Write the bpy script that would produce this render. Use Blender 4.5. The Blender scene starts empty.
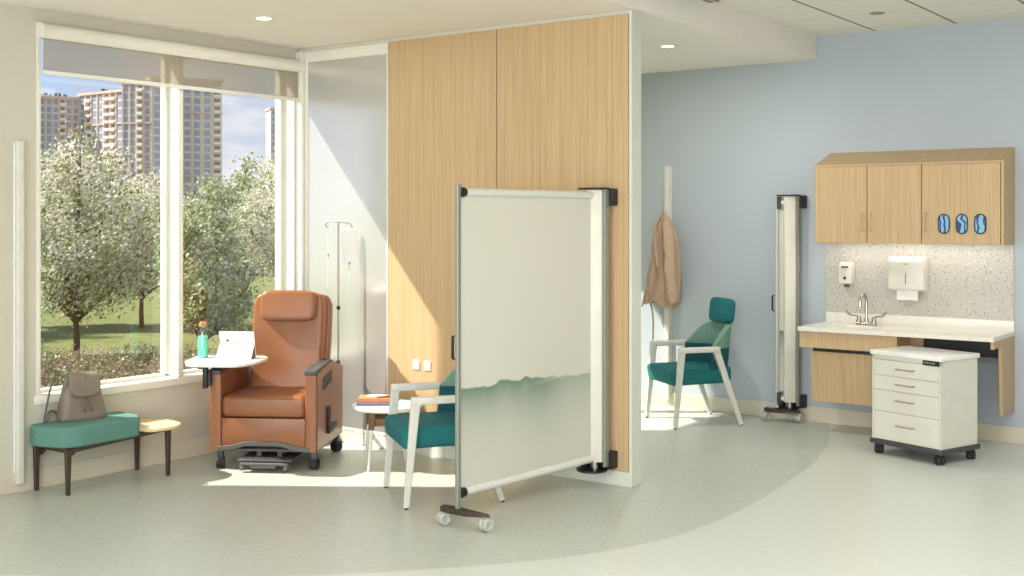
import bpy, bmesh, math, random
from mathutils import Vector, Matrix
R = math.radians
C = bpy.context.scene.collection
scn = bpy.context.scene
random.seed(7)

# ------------------------------------------------------------------ camera
cam_d = bpy.data.cameras.new('camera'); cam = bpy.data.objects.new('camera', cam_d); C.objects.link(cam)
cam.location = (0, 0, 1.55); cam.rotation_euler = (R(90), 0, R(36.27))
cam_d.sensor_width = 36; cam_d.lens = 1176/1024*36; cam_d.shift_y = -71/1024; cam_d.clip_end = 2000
scn.camera = cam

# ------------------------------------------------------------------ world, sun, lights, exposure
scn.view_settings.view_transform = 'Standard'; scn.view_settings.look = 'None'
scn.view_settings.gamma = 1.0; scn.view_settings.exposure = 0.56; scn.view_settings.use_curve_mapping = False
w = bpy.data.worlds.new('sky'); scn.world = w; w.use_nodes = True
nt = w.node_tree; nt.nodes.clear()
def wn(t, **k):
    n = nt.nodes.new(t)
    for a, b in k.items(): setattr(n, a, b)
    return n
tc = wn('ShaderNodeTexCoord'); mp = wn('ShaderNodeMapping'); mp.inputs['Scale'].default_value = (3, 3, 9)
nz = wn('ShaderNodeTexNoise'); nz.inputs['Scale'].default_value = 1.6; nz.inputs['Detail'].default_value = 6; nz.inputs['Roughness'].default_value = .55
rp = wn('ShaderNodeValToRGB'); rp.color_ramp.elements[0].position = .42; rp.color_ramp.elements[1].position = .62
rp.color_ramp.elements[0].color = (.52, .66, .92, 1); rp.color_ramp.elements[1].color = (.86, .85, .90, 1)
mid = rp.color_ramp.elements.new(.53); mid.color = (.58, .62, .78, 1)
bg = wn('ShaderNodeBackground'); bg.inputs['Strength'].default_value = .74
out = wn('ShaderNodeOutputWorld')
nt.links.new(tc.outputs['Generated'], mp.inputs['Vector']); nt.links.new(mp.outputs[0], nz.inputs['Vector'])
nt.links.new(nz.outputs['Fac'], rp.inputs['Fac']); nt.links.new(rp.outputs[0], bg.inputs['Color']); nt.links.new(bg.outputs[0], out.inputs[0])

sun_d = bpy.data.lights.new('sun', 'SUN'); sun = bpy.data.objects.new('sun', sun_d); C.objects.link(sun)
sun_d.energy = 7.0; sun_d.angle = R(1.1); sun_d.color = (1, .93, .84)
sun.rotation_euler = Vector((1, .686, -1.197)).to_track_quat('-Z', 'Y').to_euler()

def area(name, loc, rot, sx, sy, e, col=(1, .97, .92)):
    d = bpy.data.lights.new(name, 'AREA'); d.shape = 'RECTANGLE'; d.size = sx; d.size_y = sy; d.energy = e; d.color = col
    o = bpy.data.objects.new(name, d); C.objects.link(o); o.location = loc; o.rotation_euler = rot
area('rear_fill_light', (-1.0, -2.3, 1.55), (R(90), 0, 0), 6.0, 2.3, 225, (.96, .97, 1))  # added fill from behind the viewer, not a known window
area('ceiling_fill_light', (-.6, 5.6, 2.88), (0, 0, 0), 1.8, 3.6, 32, (.98, .98, 1))  # added overhead fill on the right side, no fixture there
area('ceiling_fill_light', (-1.0, 1.6, 2.88), (0, 0, 0), 2.4, 2.4, 52, (.98, .98, 1))  # second added overhead fill, out of view near the viewer
area('under_cabinet_light', (-2.64, 8.40, 1.372), (0, 0, 0), 1.2, .06, 1.2, (1, .96, .90))

# ------------------------------------------------------------------ materials
def hexc(r, g, b):
    f = lambda v: (v/255/12.92) if v/255 <= .04045 else ((v/255+.055)/1.055)**2.4
    return (f(r), f(g), f(b), 1)
def newmat(name):
    m = bpy.data.materials.new(name); m.use_nodes = True
    return m, m.node_tree, m.node_tree.nodes['Principled BSDF']
def noise_mat(name, c1, c2=None, rough=.6, metal=0, scale=(30, 30, 30), detail=3, bump=0, bscale=None, spec=.5, lo=.35, hi=.65, coat=0):
    m, t, p = newmat(name)
    p.inputs['Roughness'].default_value = rough; p.inputs['Metallic'].default_value = metal
    p.inputs['Specular IOR Level'].default_value = spec; p.inputs['Coat Weight'].default_value = coat
    if c2 is None: c2 = tuple(min(1, v*1.06) for v in c1[:3])+(1,)
    tc = t.nodes.new('ShaderNodeTexCoord'); mp = t.nodes.new('ShaderNodeMapping'); mp.inputs['Scale'].default_value = scale
    n = t.nodes.new('ShaderNodeTexNoise'); n.inputs['Scale'].default_value = 1; n.inputs['Detail'].default_value = detail
    r = t.nodes.new('ShaderNodeValToRGB'); r.color_ramp.elements[0].position = lo; r.color_ramp.elements[1].position = hi
    r.color_ramp.elements[0].color = c1; r.color_ramp.elements[1].color = c2
    t.links.new(tc.outputs['Object'], mp.inputs[0]); t.links.new(mp.outputs[0], n.inputs['Vector'])
    t.links.new(n.outputs['Fac'], r.inputs['Fac']); t.links.new(r.outputs[0], p.inputs['Base Color'])
    if bump:
        b = t.nodes.new('ShaderNodeBump'); b.inputs['Strength'].default_value = bump; b.inputs['Distance'].default_value = .002
        n2 = t.nodes.new('ShaderNodeTexNoise'); n2.inputs['Scale'].default_value = bscale or 200; n2.inputs['Detail'].default_value = 2
        t.links.new(tc.outputs['Object'], n2.inputs['Vector']); t.links.new(n2.outputs['Fac'], b.inputs['Height']); t.links.new(b.outputs[0], p.inputs['Normal'])
    return m
M = {}
M['wall'] = noise_mat('cream_wall_paint', hexc(200, 197, 181), hexc(203, 200, 184), .8, scale=(2, 2, 2))
M['blue'] = noise_mat('blue_wall_paint', hexc(175, 184, 190), hexc(178, 187, 193), .75, scale=(1.5, 1.5, 1.5))
M['ceil'] = noise_mat('ceiling_paint', hexc(238, 232, 225), hexc(240, 234, 227), .85, scale=(2, 2, 2))
M['endcap'] = noise_mat('pale_sage_paint', hexc(208, 210, 198), None, .6, scale=(3, 3, 3))
M['brass'] = noise_mat('warm_nickel', hexc(176, 160, 138), None, .4, .4, scale=(50, 50, 50))
M['base'] = noise_mat('baseboard_vinyl', hexc(206, 198, 178), None, .5, scale=(3, 3, 3))
M['white'] = noise_mat('white_frame_paint', hexc(226, 224, 212), None, .45, scale=(5, 5, 5))
M['whitemetal'] = noise_mat('pale_powder_coat', hexc(212, 212, 202), None, .4, scale=(20, 20, 20))
M['whitegloss'] = noise_mat('white_laminate', hexc(232, 231, 224), None, .22, scale=(10, 10, 10))
M['cart'] = noise_mat('cart_laminate', hexc(214, 212, 198), None, .38, scale=(8, 8, 8))
M['counter'] = noise_mat('solid_surface', hexc(226, 222, 210), None, .3, scale=(40, 40, 40))
M['floorA'] = noise_mat('vinyl_floor_pale', hexc(206, 209, 198), hexc(212, 215, 204), .33, scale=(60, 22, 20), detail=8, bump=.02, bscale=60)
M['floorB'] = noise_mat('vinyl_floor_sage', hexc(182, 187, 175), hexc(195, 199, 187), .33, scale=(60, 22, 20), detail=8, bump=.02, bscale=60)
M['oak'] = noise_mat('light_oak_veneer', hexc(182, 151, 110), hexc(203, 175, 134), .5, scale=(150, 150, 1.6), detail=4, lo=.3, hi=.7)
M['oakh'] = noise_mat('pale_maple_top', hexc(226, 196, 150), hexc(236, 210, 168), .4, scale=(60, 6, 6), detail=4)
M['oakx'] = noise_mat('light_oak_panel', hexc(182, 151, 110), hexc(203, 175, 134), .5, scale=(150, 4, 1.6), detail=4, lo=.3, hi=.7)
M['leather'] = noise_mat('cognac_leather', hexc(138, 87, 53), hexc(146, 93, 58), .36, scale=(6, 6, 6), bump=.12, bscale=350)
M['leatherp'] = noise_mat('brown_side_panel', hexc(144, 95, 66), hexc(150, 101, 71), .24, scale=(6, 6, 6))
M['dark'] = noise_mat('charcoal_plastic', hexc(66, 64, 66), None, .45, scale=(10, 10, 10))
M['grey'] = noise_mat('grey_trim', hexc(88, 88, 86), None, .45, scale=(10, 10, 10))
M['black'] = noise_mat('black_plastic', hexc(26, 26, 27), None, .45, scale=(10, 10, 10))
M['rubber'] = noise_mat('dark_rubber', hexc(38, 37, 37), None, .7, scale=(10, 10, 10))
M['teal'] = noise_mat('deep_teal_fabric', hexc(16, 96, 100), hexc(24, 112, 114), .85, scale=(250, 250, 250), bump=.3, bscale=500)
M['tealdk'] = noise_mat('dark_teal_fabric', hexc(8, 70, 78), hexc(14, 82, 88), .85, scale=(250, 250, 250), bump=.3, bscale=500)
M['sage'] = noise_mat('sage_fabric', hexc(100, 140, 122), hexc(120, 158, 140), .88, scale=(200, 200, 200), bump=.3, bscale=450)
M['bench'] = noise_mat('teal_bench_fabric', hexc(84, 130, 118), hexc(100, 146, 134), .88, scale=(160, 160, 160), bump=.35, bscale=400)
M['walnut'] = noise_mat('dark_stained_wood', hexc(56, 44, 35), hexc(72, 57, 46), .45, scale=(60, 60, 4))
M['brown'] = noise_mat('brown_wood', hexc(98, 70, 46), hexc(116, 84, 56), .5, scale=(60, 6, 60))
M['taupe'] = noise_mat('taupe_leather', hexc(122, 110, 97), hexc(132, 120, 106), .5, scale=(8, 8, 8), bump=.1, bscale=250)
M['taupedk'] = noise_mat('dark_taupe_leather', hexc(92, 82, 74), None, .55, scale=(8, 8, 8))
M['coat'] = noise_mat('tan_wool', hexc(184, 158, 132), hexc(194, 168, 142), .9, scale=(60, 60, 60), bump=.2, bscale=400)
M['steel'] = noise_mat('brushed_steel', hexc(176, 172, 162), None, .28, 1.0, scale=(50, 50, 50))
M['alu'] = noise_mat('aluminium', hexc(150, 154, 144), None, .42, .5, scale=(50, 50, 50))
M['orange'] = noise_mat('orange_cover', hexc(214, 128, 74), None, .5, scale=(10, 10, 10))
M['purple'] = noise_mat('violet_grey_cover', hexc(124, 116, 140), None, .5, scale=(10, 10, 10))
M['paper'] = noise_mat('white_paper', hexc(236, 232, 228), None, .7, scale=(10, 10, 10))
M['maroon'] = noise_mat('maroon_plastic', hexc(96, 30, 34), None, .35, scale=(10, 10, 10))
M['cork'] = noise_mat('cork', hexc(206, 150, 92), hexc(180, 124, 74), .8, scale=(120, 120, 120))
M['tealplastic'] = noise_mat('mint_liquid', hexc(112, 222, 192), None, .3, scale=(10, 10, 10))
M['green'] = noise_mat('green_plastic', hexc(70, 170, 130), None, .4, scale=(10, 10, 10))
M['pink'] = noise_mat('tower_stone', hexc(222, 202, 192), hexc(228, 210, 200), .8, scale=(.3, .3, .3))
M['pinkdk'] = noise_mat('tower_band', hexc(214, 184, 172), None, .8, scale=(.3, .3, .3))
M['pane'] = noise_mat('tower_window', hexc(138, 148, 178), hexc(162, 172, 198), .3, scale=(.4, .4, .4))
M['panedk'] = noise_mat('tower_window_dark', hexc(132, 108, 100), hexc(158, 132, 124), .4, scale=(.4, .4, .4))
M['lawn'] = noise_mat('lawn', hexc(94, 102, 46), hexc(116, 120, 62), .95, scale=(3, 3, 3), detail=8)
M['soil'] = noise_mat('mulch', hexc(88, 70, 50), hexc(120, 98, 74), .95, scale=(5, 5, 5), detail=8)
M['bark'] = noise_mat('bark', hexc(84, 64, 50), hexc(112, 88, 70), .9, scale=(20, 20, 5))
def leaf_mat(name, cols):
    m, t, p = newmat(name); p.inputs['Roughness'].default_value = .65
    g = t.nodes.new('ShaderNodeNewGeometry'); r = t.nodes.new('ShaderNodeValToRGB'); r.color_ramp.interpolation = 'CONSTANT'
    e = r.color_ramp.elements
    while len(e) < len(cols): e.new(.5)
    for i, c in enumerate(cols): e[i].position = i/len(cols); e[i].color = c
    t.links.new(g.outputs['Random Per Island'], r.inputs['Fac']); t.links.new(r.outputs[0], p.inputs['Base Color'])
    tr = t.nodes.new('ShaderNodeBsdfTranslucent'); mx = t.nodes.new('ShaderNodeMixShader'); mx.inputs[0].default_value = .45
    t.links.new(r.outputs[0], tr.inputs[0]); t.links.new(p.outputs[0], mx.inputs[1]); t.links.new(tr.outputs[0], mx.inputs[2])
    t.links.new(mx.outputs[0], t.nodes['Material Output'].inputs[0])
    return m
M['leaf'] = leaf_mat('tree_leaf', [hexc(138, 154, 86), hexc(164, 176, 112), hexc(112, 130, 72), hexc(182, 190, 136)])
M['blossom'] = leaf_mat('white_blossom', [hexc(242, 238, 230), hexc(226, 220, 206), hexc(204, 190, 168), hexc(250, 247, 242)])
M['shrub'] = leaf_mat('shrub_leaf', [hexc(128, 138, 88), hexc(152, 158, 112), hexc(100, 114, 66), hexc(168, 166, 130)])
M['shrubpink'] = leaf_mat('shrub_reddish_leaf', [hexc(154, 118, 100), hexc(140, 130, 92), hexc(168, 148, 124), hexc(116, 122, 74)])
M['hedge'] = leaf_mat('far_hedge_leaf', [hexc(92, 100, 72), hexc(116, 118, 92), hexc(140, 134, 112), hexc(76, 86, 60)])

# wood panel of the partition: same oak, a touch deeper grain is enough
def glass_mat(name, tint=(1, 1, 1, 1), gloss=.08, rough=0.0):
    m, t, p = newmat(name); t.nodes.remove(p)
    a = t.nodes.new('ShaderNodeBsdfTransparent'); a.inputs[0].default_value = tint
    g = t.nodes.new('ShaderNodeBsdfGlossy'); g.inputs['Roughness'].default_value = rough
    mx = t.nodes.new('ShaderNodeMixShader'); mx.inputs[0].default_value = gloss
    t.links.new(a.outputs[0], mx.inputs[1]); t.links.new(g.outputs[0], mx.inputs[2]); t.links.new(mx.outputs[0], t.nodes['Material Output'].inputs[0])
    return m
M['glass'] = glass_mat('window_glass', (.97, .98, .97, 1), .045)
M['clear'] = glass_mat('clear_plastic', (.93, .97, .95, 1), .10, .05)
def bag_mat():
    m, t, p = newmat('iv_bag_film'); p.inputs['Base Color'].default_value = hexc(238, 236, 238); p.inputs['Roughness'].default_value = .3
    a = t.nodes.new('ShaderNodeBsdfTransparent'); mx = t.nodes.new('ShaderNodeMixShader'); mx.inputs[0].default_value = .45
    t.links.new(p.outputs[0], mx.inputs[1]); t.links.new(a.outputs[0], mx.inputs[2]); t.links.new(mx.outputs[0], t.nodes['Material Output'].inputs[0]); return m
M['bag'] = bag_mat()
M['wheelgrey'] = noise_mat('caster_grey', hexc(178, 178, 170), None, .4, scale=(20, 20, 20))
def shade_mat():
    m, t, p = newmat('sheer_shade_fabric'); p.inputs['Base Color'].default_value = hexc(196, 188, 172); p.inputs['Roughness'].default_value = .9
    a = t.nodes.new('ShaderNodeBsdfTransparent'); a.inputs[0].default_value = (.95, .92, .88, 1)
    tr = t.nodes.new('ShaderNodeBsdfTranslucent'); tr.inputs[0].default_value = hexc(190, 182, 168)
    m1 = t.nodes.new('ShaderNodeMixShader'); m1.inputs[0].default_value = .4
    m2 = t.nodes.new('ShaderNodeMixShader'); m2.inputs[0].default_value = .52
    t.links.new(p.outputs[0], m1.inputs[1]); t.links.new(tr.outputs[0], m1.inputs[2])
    t.links.new(m1.outputs[0], m2.inputs[1]); t.links.new(a.outputs[0], m2.inputs[2]); t.links.new(m2.outputs[0], t.nodes['Material Output'].inputs[0])
    return m
M['shade'] = shade_mat()
def frost_mat():
    m, t, p = newmat('frosted_partition_glass'); p.inputs['Base Color'].default_value = hexc(190, 189, 183); p.inputs['Roughness'].default_value = .3
    g = t.nodes.new('ShaderNodeBsdfGlossy'); g.inputs['Roughness'].default_value = .22; g.inputs[0].default_value = (.86, .86, .85, 1)
    mx = t.nodes.new('ShaderNodeMixShader'); mx.inputs[0].default_value = .52
    t.links.new(p.outputs[0], mx.inputs[1]); t.links.new(g.outputs[0], mx.inputs[2]); t.links.new(mx.outputs[0], t.nodes['Material Output'].inputs[0])
    return m
M['frost'] = frost_mat()
def terrazzo():
    m, t, p = newmat('terrazzo'); p.inputs['Roughness'].default_value = .4
    tc = t.nodes.new('ShaderNodeTexCoord')
    last = None
    base = t.nodes.new('ShaderNodeRGB'); base.outputs[0].default_value = hexc(188, 184, 174); last = base.outputs[0]
    for sc, th, col in ((26, .20, hexc(176, 172, 160)), (38, .17, hexc(128, 124, 116)), (44, .17, hexc(226, 222, 212)), (33, .12, hexc(92, 86, 82)), (60, .14, hexc(150, 132, 112))):
        v = t.nodes.new('ShaderNodeTexVoronoi'); v.inputs['Scale'].default_value = sc; v.inputs['Randomness'].default_value = 1
        l = t.nodes.new('ShaderNodeMath'); l.operation = 'LESS_THAN'; l.inputs[1].default_value = th
        mp = t.nodes.new('ShaderNodeMapping'); mp.inputs['Location'].default_value = (sc*.37, sc*.11, sc*.73)
        t.links.new(tc.outputs['Object'], mp.inputs[0]); t.links.new(mp.outputs[0], v.inputs['Vector']); t.links.new(v.outputs['Distance'], l.inputs[0])
        mx = t.nodes.new('ShaderNodeMixRGB'); mx.inputs[2].default_value = col
        t.links.new(l.outputs[0], mx.inputs[0]); t.links.new(last, mx.inputs[1]); last = mx.outputs[0]
    t.links.new(last, p.inputs['Base Color']); return m
M['terrazzo'] = terrazzo()
def tile_mat():
    m, t, p = newmat('acoustic_tile'); p.inputs['Roughness'].default_value = .9
    tc = t.nodes.new('ShaderNodeTexCoord'); sp = t.nodes.new('ShaderNodeSeparateXYZ'); t.links.new(tc.outputs['Object'], sp.inputs[0])
    def line(axis, off, per, wd):
        a = t.nodes.new('ShaderNodeMath'); a.operation = 'ADD'; a.inputs[1].default_value = off; t.links.new(sp.outputs[axis], a.inputs[0])
        b = t.nodes.new('ShaderNodeMath'); b.operation = 'PINGPONG'; b.inputs[1].default_value = per/2; t.links.new(a.outputs[0], b.inputs[0])
        c = t.nodes.new('ShaderNodeMath'); c.operation = 'LESS_THAN'; c.inputs[1].default_value = wd; t.links.new(b.outputs[0], c.inputs[0]); return c.outputs[0]
    lx = line(0, 2.95, .572, .010); ly = line(1, -8.34, .572, .005)
    m1 = t.nodes.new('ShaderNodeMixRGB'); m1.inputs[1].default_value = hexc(234, 230, 220); m1.inputs[2].default_value = hexc(204, 199, 184); t.links.new(ly, m1.inputs[0])
    m2 = t.nodes.new('ShaderNodeMixRGB'); m2.inputs[2].default_value = hexc(138, 132, 112); t.links.new(lx, m2.inputs[0]); t.links.new(m1.outputs[0], m2.inputs[1])
    t.links.new(m2.outputs[0], p.inputs['Base Color']); return m
M['tile'] = tile_mat()
def glow_mat(name, col, s):
    m, t, p = newmat(name); p.inputs['Base Color'].default_value = col; p.inputs['Emission Color'].default_value = col; p.inputs['Emission Strength'].default_value = s; return m
M['glow'] = glow_mat('lamp_lens', (1, .96, .88, 1), 6)
M['strip'] = glow_mat('led_strip_lens', (1, .94, .84, 1), 3)
def glove_mat():
    m, t, p = newmat('blue_nitrile'); p.inputs['Roughness'].default_value = .35
    tc = t.nodes.new('ShaderNodeTexCoord'); n = t.nodes.new('ShaderNodeTexWave'); n.inputs['Scale'].default_value = 9; n.inputs['Distortion'].default_value = 9; n.inputs['Detail'].default_value = 2
    r = t.nodes.new('ShaderNodeValToRGB'); r.color_ramp.elements[0].color = hexc(30, 62, 110); r.color_ramp.elements[1].color = hexc(126, 180, 214); r.color_ramp.elements[0].position = .2; r.color_ramp.elements[1].position = .55
    t.links.new(tc.outputs['Object'], n.inputs['Vector']); t.links.new(n.outputs['Fac'], r.inputs[0]); t.links.new(r.outputs[0], p.inputs['Base Color']); return m
M['glove'] = glove_mat()
def print_mat():
    """translucent screen fabric with printed misty mountains; object coords: x = distance from the pole, z = height"""
    m, t, p = newmat('screen_fabric_print'); p.inputs['Roughness'].default_value = .7
    L = t.links.new
    def mth(op, a, b=None, c=None):
        n = t.nodes.new('ShaderNodeMath'); n.operation = op
        for i, v in enumerate((a, b, c)):
            if v is None: continue
            if isinstance(v, (int, float)): n.inputs[i].default_value = v
            else: L(v, n.inputs[i])
        return n.outputs[0]
    tc = t.nodes.new('ShaderNodeTexCoord'); sp = t.nodes.new('ShaderNodeSeparateXYZ'); L(tc.outputs['Object'], sp.inputs[0])
    x, z = sp.outputs[0], sp.outputs[2]
    def nz1(sc, off):
        n = t.nodes.new('ShaderNodeTexNoise'); n.noise_dimensions = '1D'; n.inputs['Scale'].default_value = sc; n.inputs['Detail'].default_value = 2.5; n.inputs['Roughness'].default_value = .5
        L(mth('ADD', x, off), n.inputs['W']); return n.outputs['Fac']
    def sstep(v, a, b):
        n = t.nodes.new('ShaderNodeMapRange'); n.interpolation_type = 'SMOOTHSTEP'; L(v, n.inputs[0]); n.inputs[1].default_value = a; n.inputs[2].default_value = b; return n.outputs[0]
    # near ridge: peaks at x~.35, drops off after x~.6
    hump = mth('SUBTRACT', 1, mth('POWER', mth('ABSOLUTE', mth('MULTIPLY', mth('SUBTRACT', x, .36), 1.55)), 2.4))
    r1 = mth('ADD', mth('ADD', mth('MULTIPLY', hump, .085), .575), mth('MULTIPLY', nz1(5, 3.1), .075))
    r2 = mth('ADD', mth('MULTIPLY', nz1(3, 8.3), .06), mth('ADD', .595, mth('MULTIPLY', x, .04)))
    def band(r, fade, strength):
        d = mth('SUBTRACT', r, z)
        inside = sstep(d, -.003, .010)
        f = mth('EXPONENT', mth('MULTIPLY', mth('MAXIMUM', d, 0), -1/fade))
        return mth('MULTIPLY', mth('MULTIPLY', inside, f), strength)
    a1 = mth('MULTIPLY', band(r1, .13, .85), sstep(x, .95, .55)); a2 = mth('MULTIPLY', band(r2, .16, .50), sstep(x, .35, .75))
    m0 = t.nodes.new('ShaderNodeMixRGB'); m0.inputs[1].default_value = hexc(236, 234, 224); m0.inputs[2].default_value = hexc(132, 164, 138); L(a2, m0.inputs[0])
    m1 = t.nodes.new('ShaderNodeMixRGB'); m1.inputs[2].default_value = hexc(100, 142, 112); L(a1, m1.inputs[0]); L(m0.outputs[0], m1.inputs[1])
    L(m1.outputs[0], p.inputs['Base Color'])
    tr = t.nodes.new('ShaderNodeBsdfTranslucent'); L(m1.outputs[0], tr.inputs[0])
    mx = t.nodes.new('ShaderNodeMixShader'); mx.inputs[0].default_value = .42
    L(p.outputs[0], mx.inputs[1]); L(tr.outputs[0], mx.inputs[2]); L(mx.outputs[0], t.nodes['Material Output'].inputs[0])
    return m
M['print'] = print_mat()

# ------------------------------------------------------------------ mesh helpers
class MB:
    def __init__(s): s.bm = bmesh.new()
    def _xf(s, vs, mat):
        for v in vs: v.co = mat @ v.co
    def box(s, lo, hi, bev=0, seg=2, mat=None):
        r = bmesh.ops.create_cube(s.bm, size=1); vs = r['verts']
        c = [(a+b)/2 for a, b in zip(lo, hi)]; d = [abs(b-a) for a, b in zip(lo, hi)]
        for v in vs: v.co = Vector((c[0]+v.co.x*d[0], c[1]+v.co.y*d[1], c[2]+v.co.z*d[2]))
        if bev:
            es = list({e for v in vs for e in v.link_edges})
            r2 = bmesh.ops.bevel(s.bm, geom=es, offset=min(bev, min(d)*.49), segments=seg, profile=.5, affect='EDGES')
            vs = list(set(r2['verts']) | {v for v in vs if v.is_valid})
        if mat: s._xf(vs, mat)
        return s
    def tube(s, pts, rad, n=8, caps=True, flat=None):
        pts = [Vector(p) for p in pts]; k = len(pts)
        rs = rad if isinstance(rad, (list, tuple)) else [rad]*k
        rings = []; up = None
        for i, p in enumerate(pts):
            tn = (pts[min(i+1, k-1)]-pts[max(i-1, 0)]).normalized()
            if up is None:
                up = Vector((0, 0, 1)) if abs(tn.z) < .9 else Vector((1, 0, 0))
            a = tn.cross(up)
            if a.length < 1e-5: a = tn.cross(Vector((0, 1, 0)))
            a.normalize(); b = a.cross(tn).normalized(); up = b
            fx, fy = flat if flat else (1, 1)
            rings.append([s.bm.verts.new(p+(a*math.cos(2*math.pi*j/n)*fx+b*math.sin(2*math.pi*j/n)*fy)*rs[i]) for j in range(n)])
        for i in range(k-1):
            for j in range(n): s.bm.faces.new((rings[i][j], rings[i][(j+1) % n], rings[i+1][(j+1) % n], rings[i+1][j]))
        if caps: s.bm.faces.new(rings[0][::-1]); s.bm.faces.new(rings[-1])
        return s
    def bar(s, p0, p1, w0, w1, side):   # tapered rectangular bar; w=(across, along side)
        p0, p1, side = Vector(p0), Vector(p1), Vector(side).normalized(); tn = (p1-p0).normalized(); o = tn.cross(side).normalized(); rr = []
        for p, wd in ((p0, w0), (p1, w1)):
            c = .22; a, b = wd[0]/2, wd[1]/2
            q = [(a, b-b*c), (a-a*c, b), (-a+a*c, b), (-a, b-b*c), (-a, -b+b*c), (-a+a*c, -b), (a-a*c, -b), (a, -b+b*c)]
            rr.append([s.bm.verts.new(p+side*x+o*y) for x, y in q])
        for j in range(8): s.bm.faces.new((rr[0][j], rr[0][(j+1) % 8], rr[1][(j+1) % 8], rr[1][j]))
        s.bm.faces.new(rr[0][::-1]); s.bm.faces.new(rr[1]); return s
    def lathe(s, prof, c=(0, 0, 0), n=24, mat=None):
        rings = []; new = []
        for r, z in prof:
            if r < 1e-6: ring = [s.bm.verts.new((c[0], c[1], c[2]+z))]
            else: ring = [s.bm.verts.new((c[0]+r*math.cos(2*math.pi*j/n), c[1]+r*math.sin(2*math.pi*j/n), c[2]+z)) for j in range(n)]
            rings.append(ring); new += ring
        for a, b in zip(rings, rings[1:]):
            for j in range(n):
                k = (j+1) % n
                if len(a) == 1 and len(b) == 1: continue
                if len(a) == 1: s.bm.faces.new((a[0], b[k], b[j]))
                elif len(b) == 1: s.bm.faces.new((a[j], a[k], b[0]))
                else: s.bm.faces.new((a[j], a[k], b[k], b[j]))
        if len(rings[0]) > 1: s.bm.faces.new(rings[0][::-1])
        if len(rings[-1]) > 1: s.bm.faces.new(rings[-1])
        if mat: s._xf(new, mat)
        return s
    def prism(s, poly, a, b, plane='xy', bev=0, seg=3, mat=None):
        def P(u, v, h): return {'xy': (u, v, h), 'xz': (u, h, v), 'yz': (h, u, v)}[plane]
        va = [s.bm.verts.new(P(u, v, a)) for u, v in poly]; vb = [s.bm.verts.new(P(u, v, b)) for u, v in poly]; n = len(poly)
        fs = [s.bm.faces.new(va[::-1]), s.bm.faces.new(vb)]
        for j in range(n): fs.append(s.bm.faces.new((va[j], va[(j+1) % n], vb[(j+1) % n], vb[j])))
        vs = va+vb
        bmesh.ops.recalc_face_normals(s.bm, faces=fs)
        if bev:
            es = list({e for f in (fs[0], fs[1]) for e in f.edges})
            r2 = bmesh.ops.bevel(s.bm, geom=es, offset=bev, segments=seg, profile=.5, affect='EDGES')
            vs = list(set(r2['verts']) | {v for v in vs if v.is_valid})
        if mat: s._xf(vs, mat)
        return s
    def grid(s, fn, nu, nv, closed_u=False):
        g = [[s.bm.verts.new(fn(i/(nu if closed_u else nu-1), j/(nv-1))) for j in range(nv)] for i in range(nu)]
        for i in range(nu if closed_u else nu-1):
            for j in range(nv-1):
                k = (i+1) % nu
                s.bm.faces.new((g[i][j], g[k][j], g[k][j+1], g[i][j+1]))
        return g
    def pillow(s, lo, hi, e=4.0, n=14, mat=None, puff=0.0):   # superellipsoid-ish cushion
        c = Vector([(a+b)/2 for a, b in zip(lo, hi)]); d = [abs(b-a)/2 for a, b in zip(lo, hi)]
        n0 = len(s.bm.verts)
        r = bmesh.ops.create_cube(s.bm, size=2); vs = r['verts']; es = list({q for v in vs for q in v.link_edges})
        bmesh.ops.subdivide_edges(s.bm, edges=es, cuts=n, use_grid_fill=True)
        s.bm.verts.ensure_lookup_table(); allv = s.bm.verts[:] if n0 == 0 else s.bm.verts[n0:]
        s.bm.verts.ensure_lookup_table()
        for v in allv:
            p = v.co; k = (abs(p.x)**e+abs(p.y)**e+abs(p.z)**e)**(1/e); p = p/k
            v.co = c+Vector((p.x*d[0], p.y*d[1], p.z*d[2]))
        if mat: s._xf(allv, mat)
        return s
    def obj(s, name, mat, parent=None, sharp=35, loc=None):
        bmesh.ops.recalc_face_normals(s.bm, faces=s.bm.faces[:])
        me = bpy.data.meshes.new(name); s.bm.to_mesh(me); s.bm.free()
        o = bpy.data.objects.new(name, me); C.objects.link(o)
        for mm in (mat if isinstance(mat, list) else [mat]): me.materials.append(mm)
        if sharp: me.shade_smooth(); me.set_sharp_from_angle(angle=R(sharp))
        if parent: o.parent = parent
        if loc: o.location = loc
        return o
def thing(name, label, cat, loc=(0, 0, 0), rz=0, group=None):
    o = bpy.data.objects.new(name, None); C.objects.link(o); o.location = loc; o.rotation_euler = (0, 0, rz); o.empty_display_size = .1
    o['label'] = label; o['category'] = cat
    if group: o['group'] = group
    return o
def tag(o, label, cat, group=None, kind=None):
    o['label'] = label; o['category'] = cat
    if group: o['group'] = group
    if kind: o['kind'] = kind
    return o
def struct(o, label=None, cat=None):
    o['kind'] = 'structure'
    if label: o['label'] = label
    if cat: o['category'] = cat
    return o
def copy_tree(o, loc=None, rz=None, label=None, parent=None):
    c = o.copy(); C.objects.link(c); c.parent = parent
    if loc is not None: c.location = loc
    if rz is not None: c.rotation_euler = (0, 0, rz)
    if label: c['label'] = label
    for ch in list(o.children): copy_tree(ch, parent=c)
    return c
def spline(pts, n=8):
    pts = [Vector(p) for p in pts]; o = []; P = [pts[0]*2-pts[1]]+pts+[pts[-1]*2-pts[-2]]
    for i in range(1, len(P)-2):
        for k in range(n):
            t = k/n; a, b, c, d = P[i-1], P[i], P[i+1], P[i+2]
            o.append(.5*((2*b)+(c-a)*t+(2*a-5*b+4*c-d)*t*t+(3*b-a-3*c+d)*t**3))
    o.append(pts[-1]); return o
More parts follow.
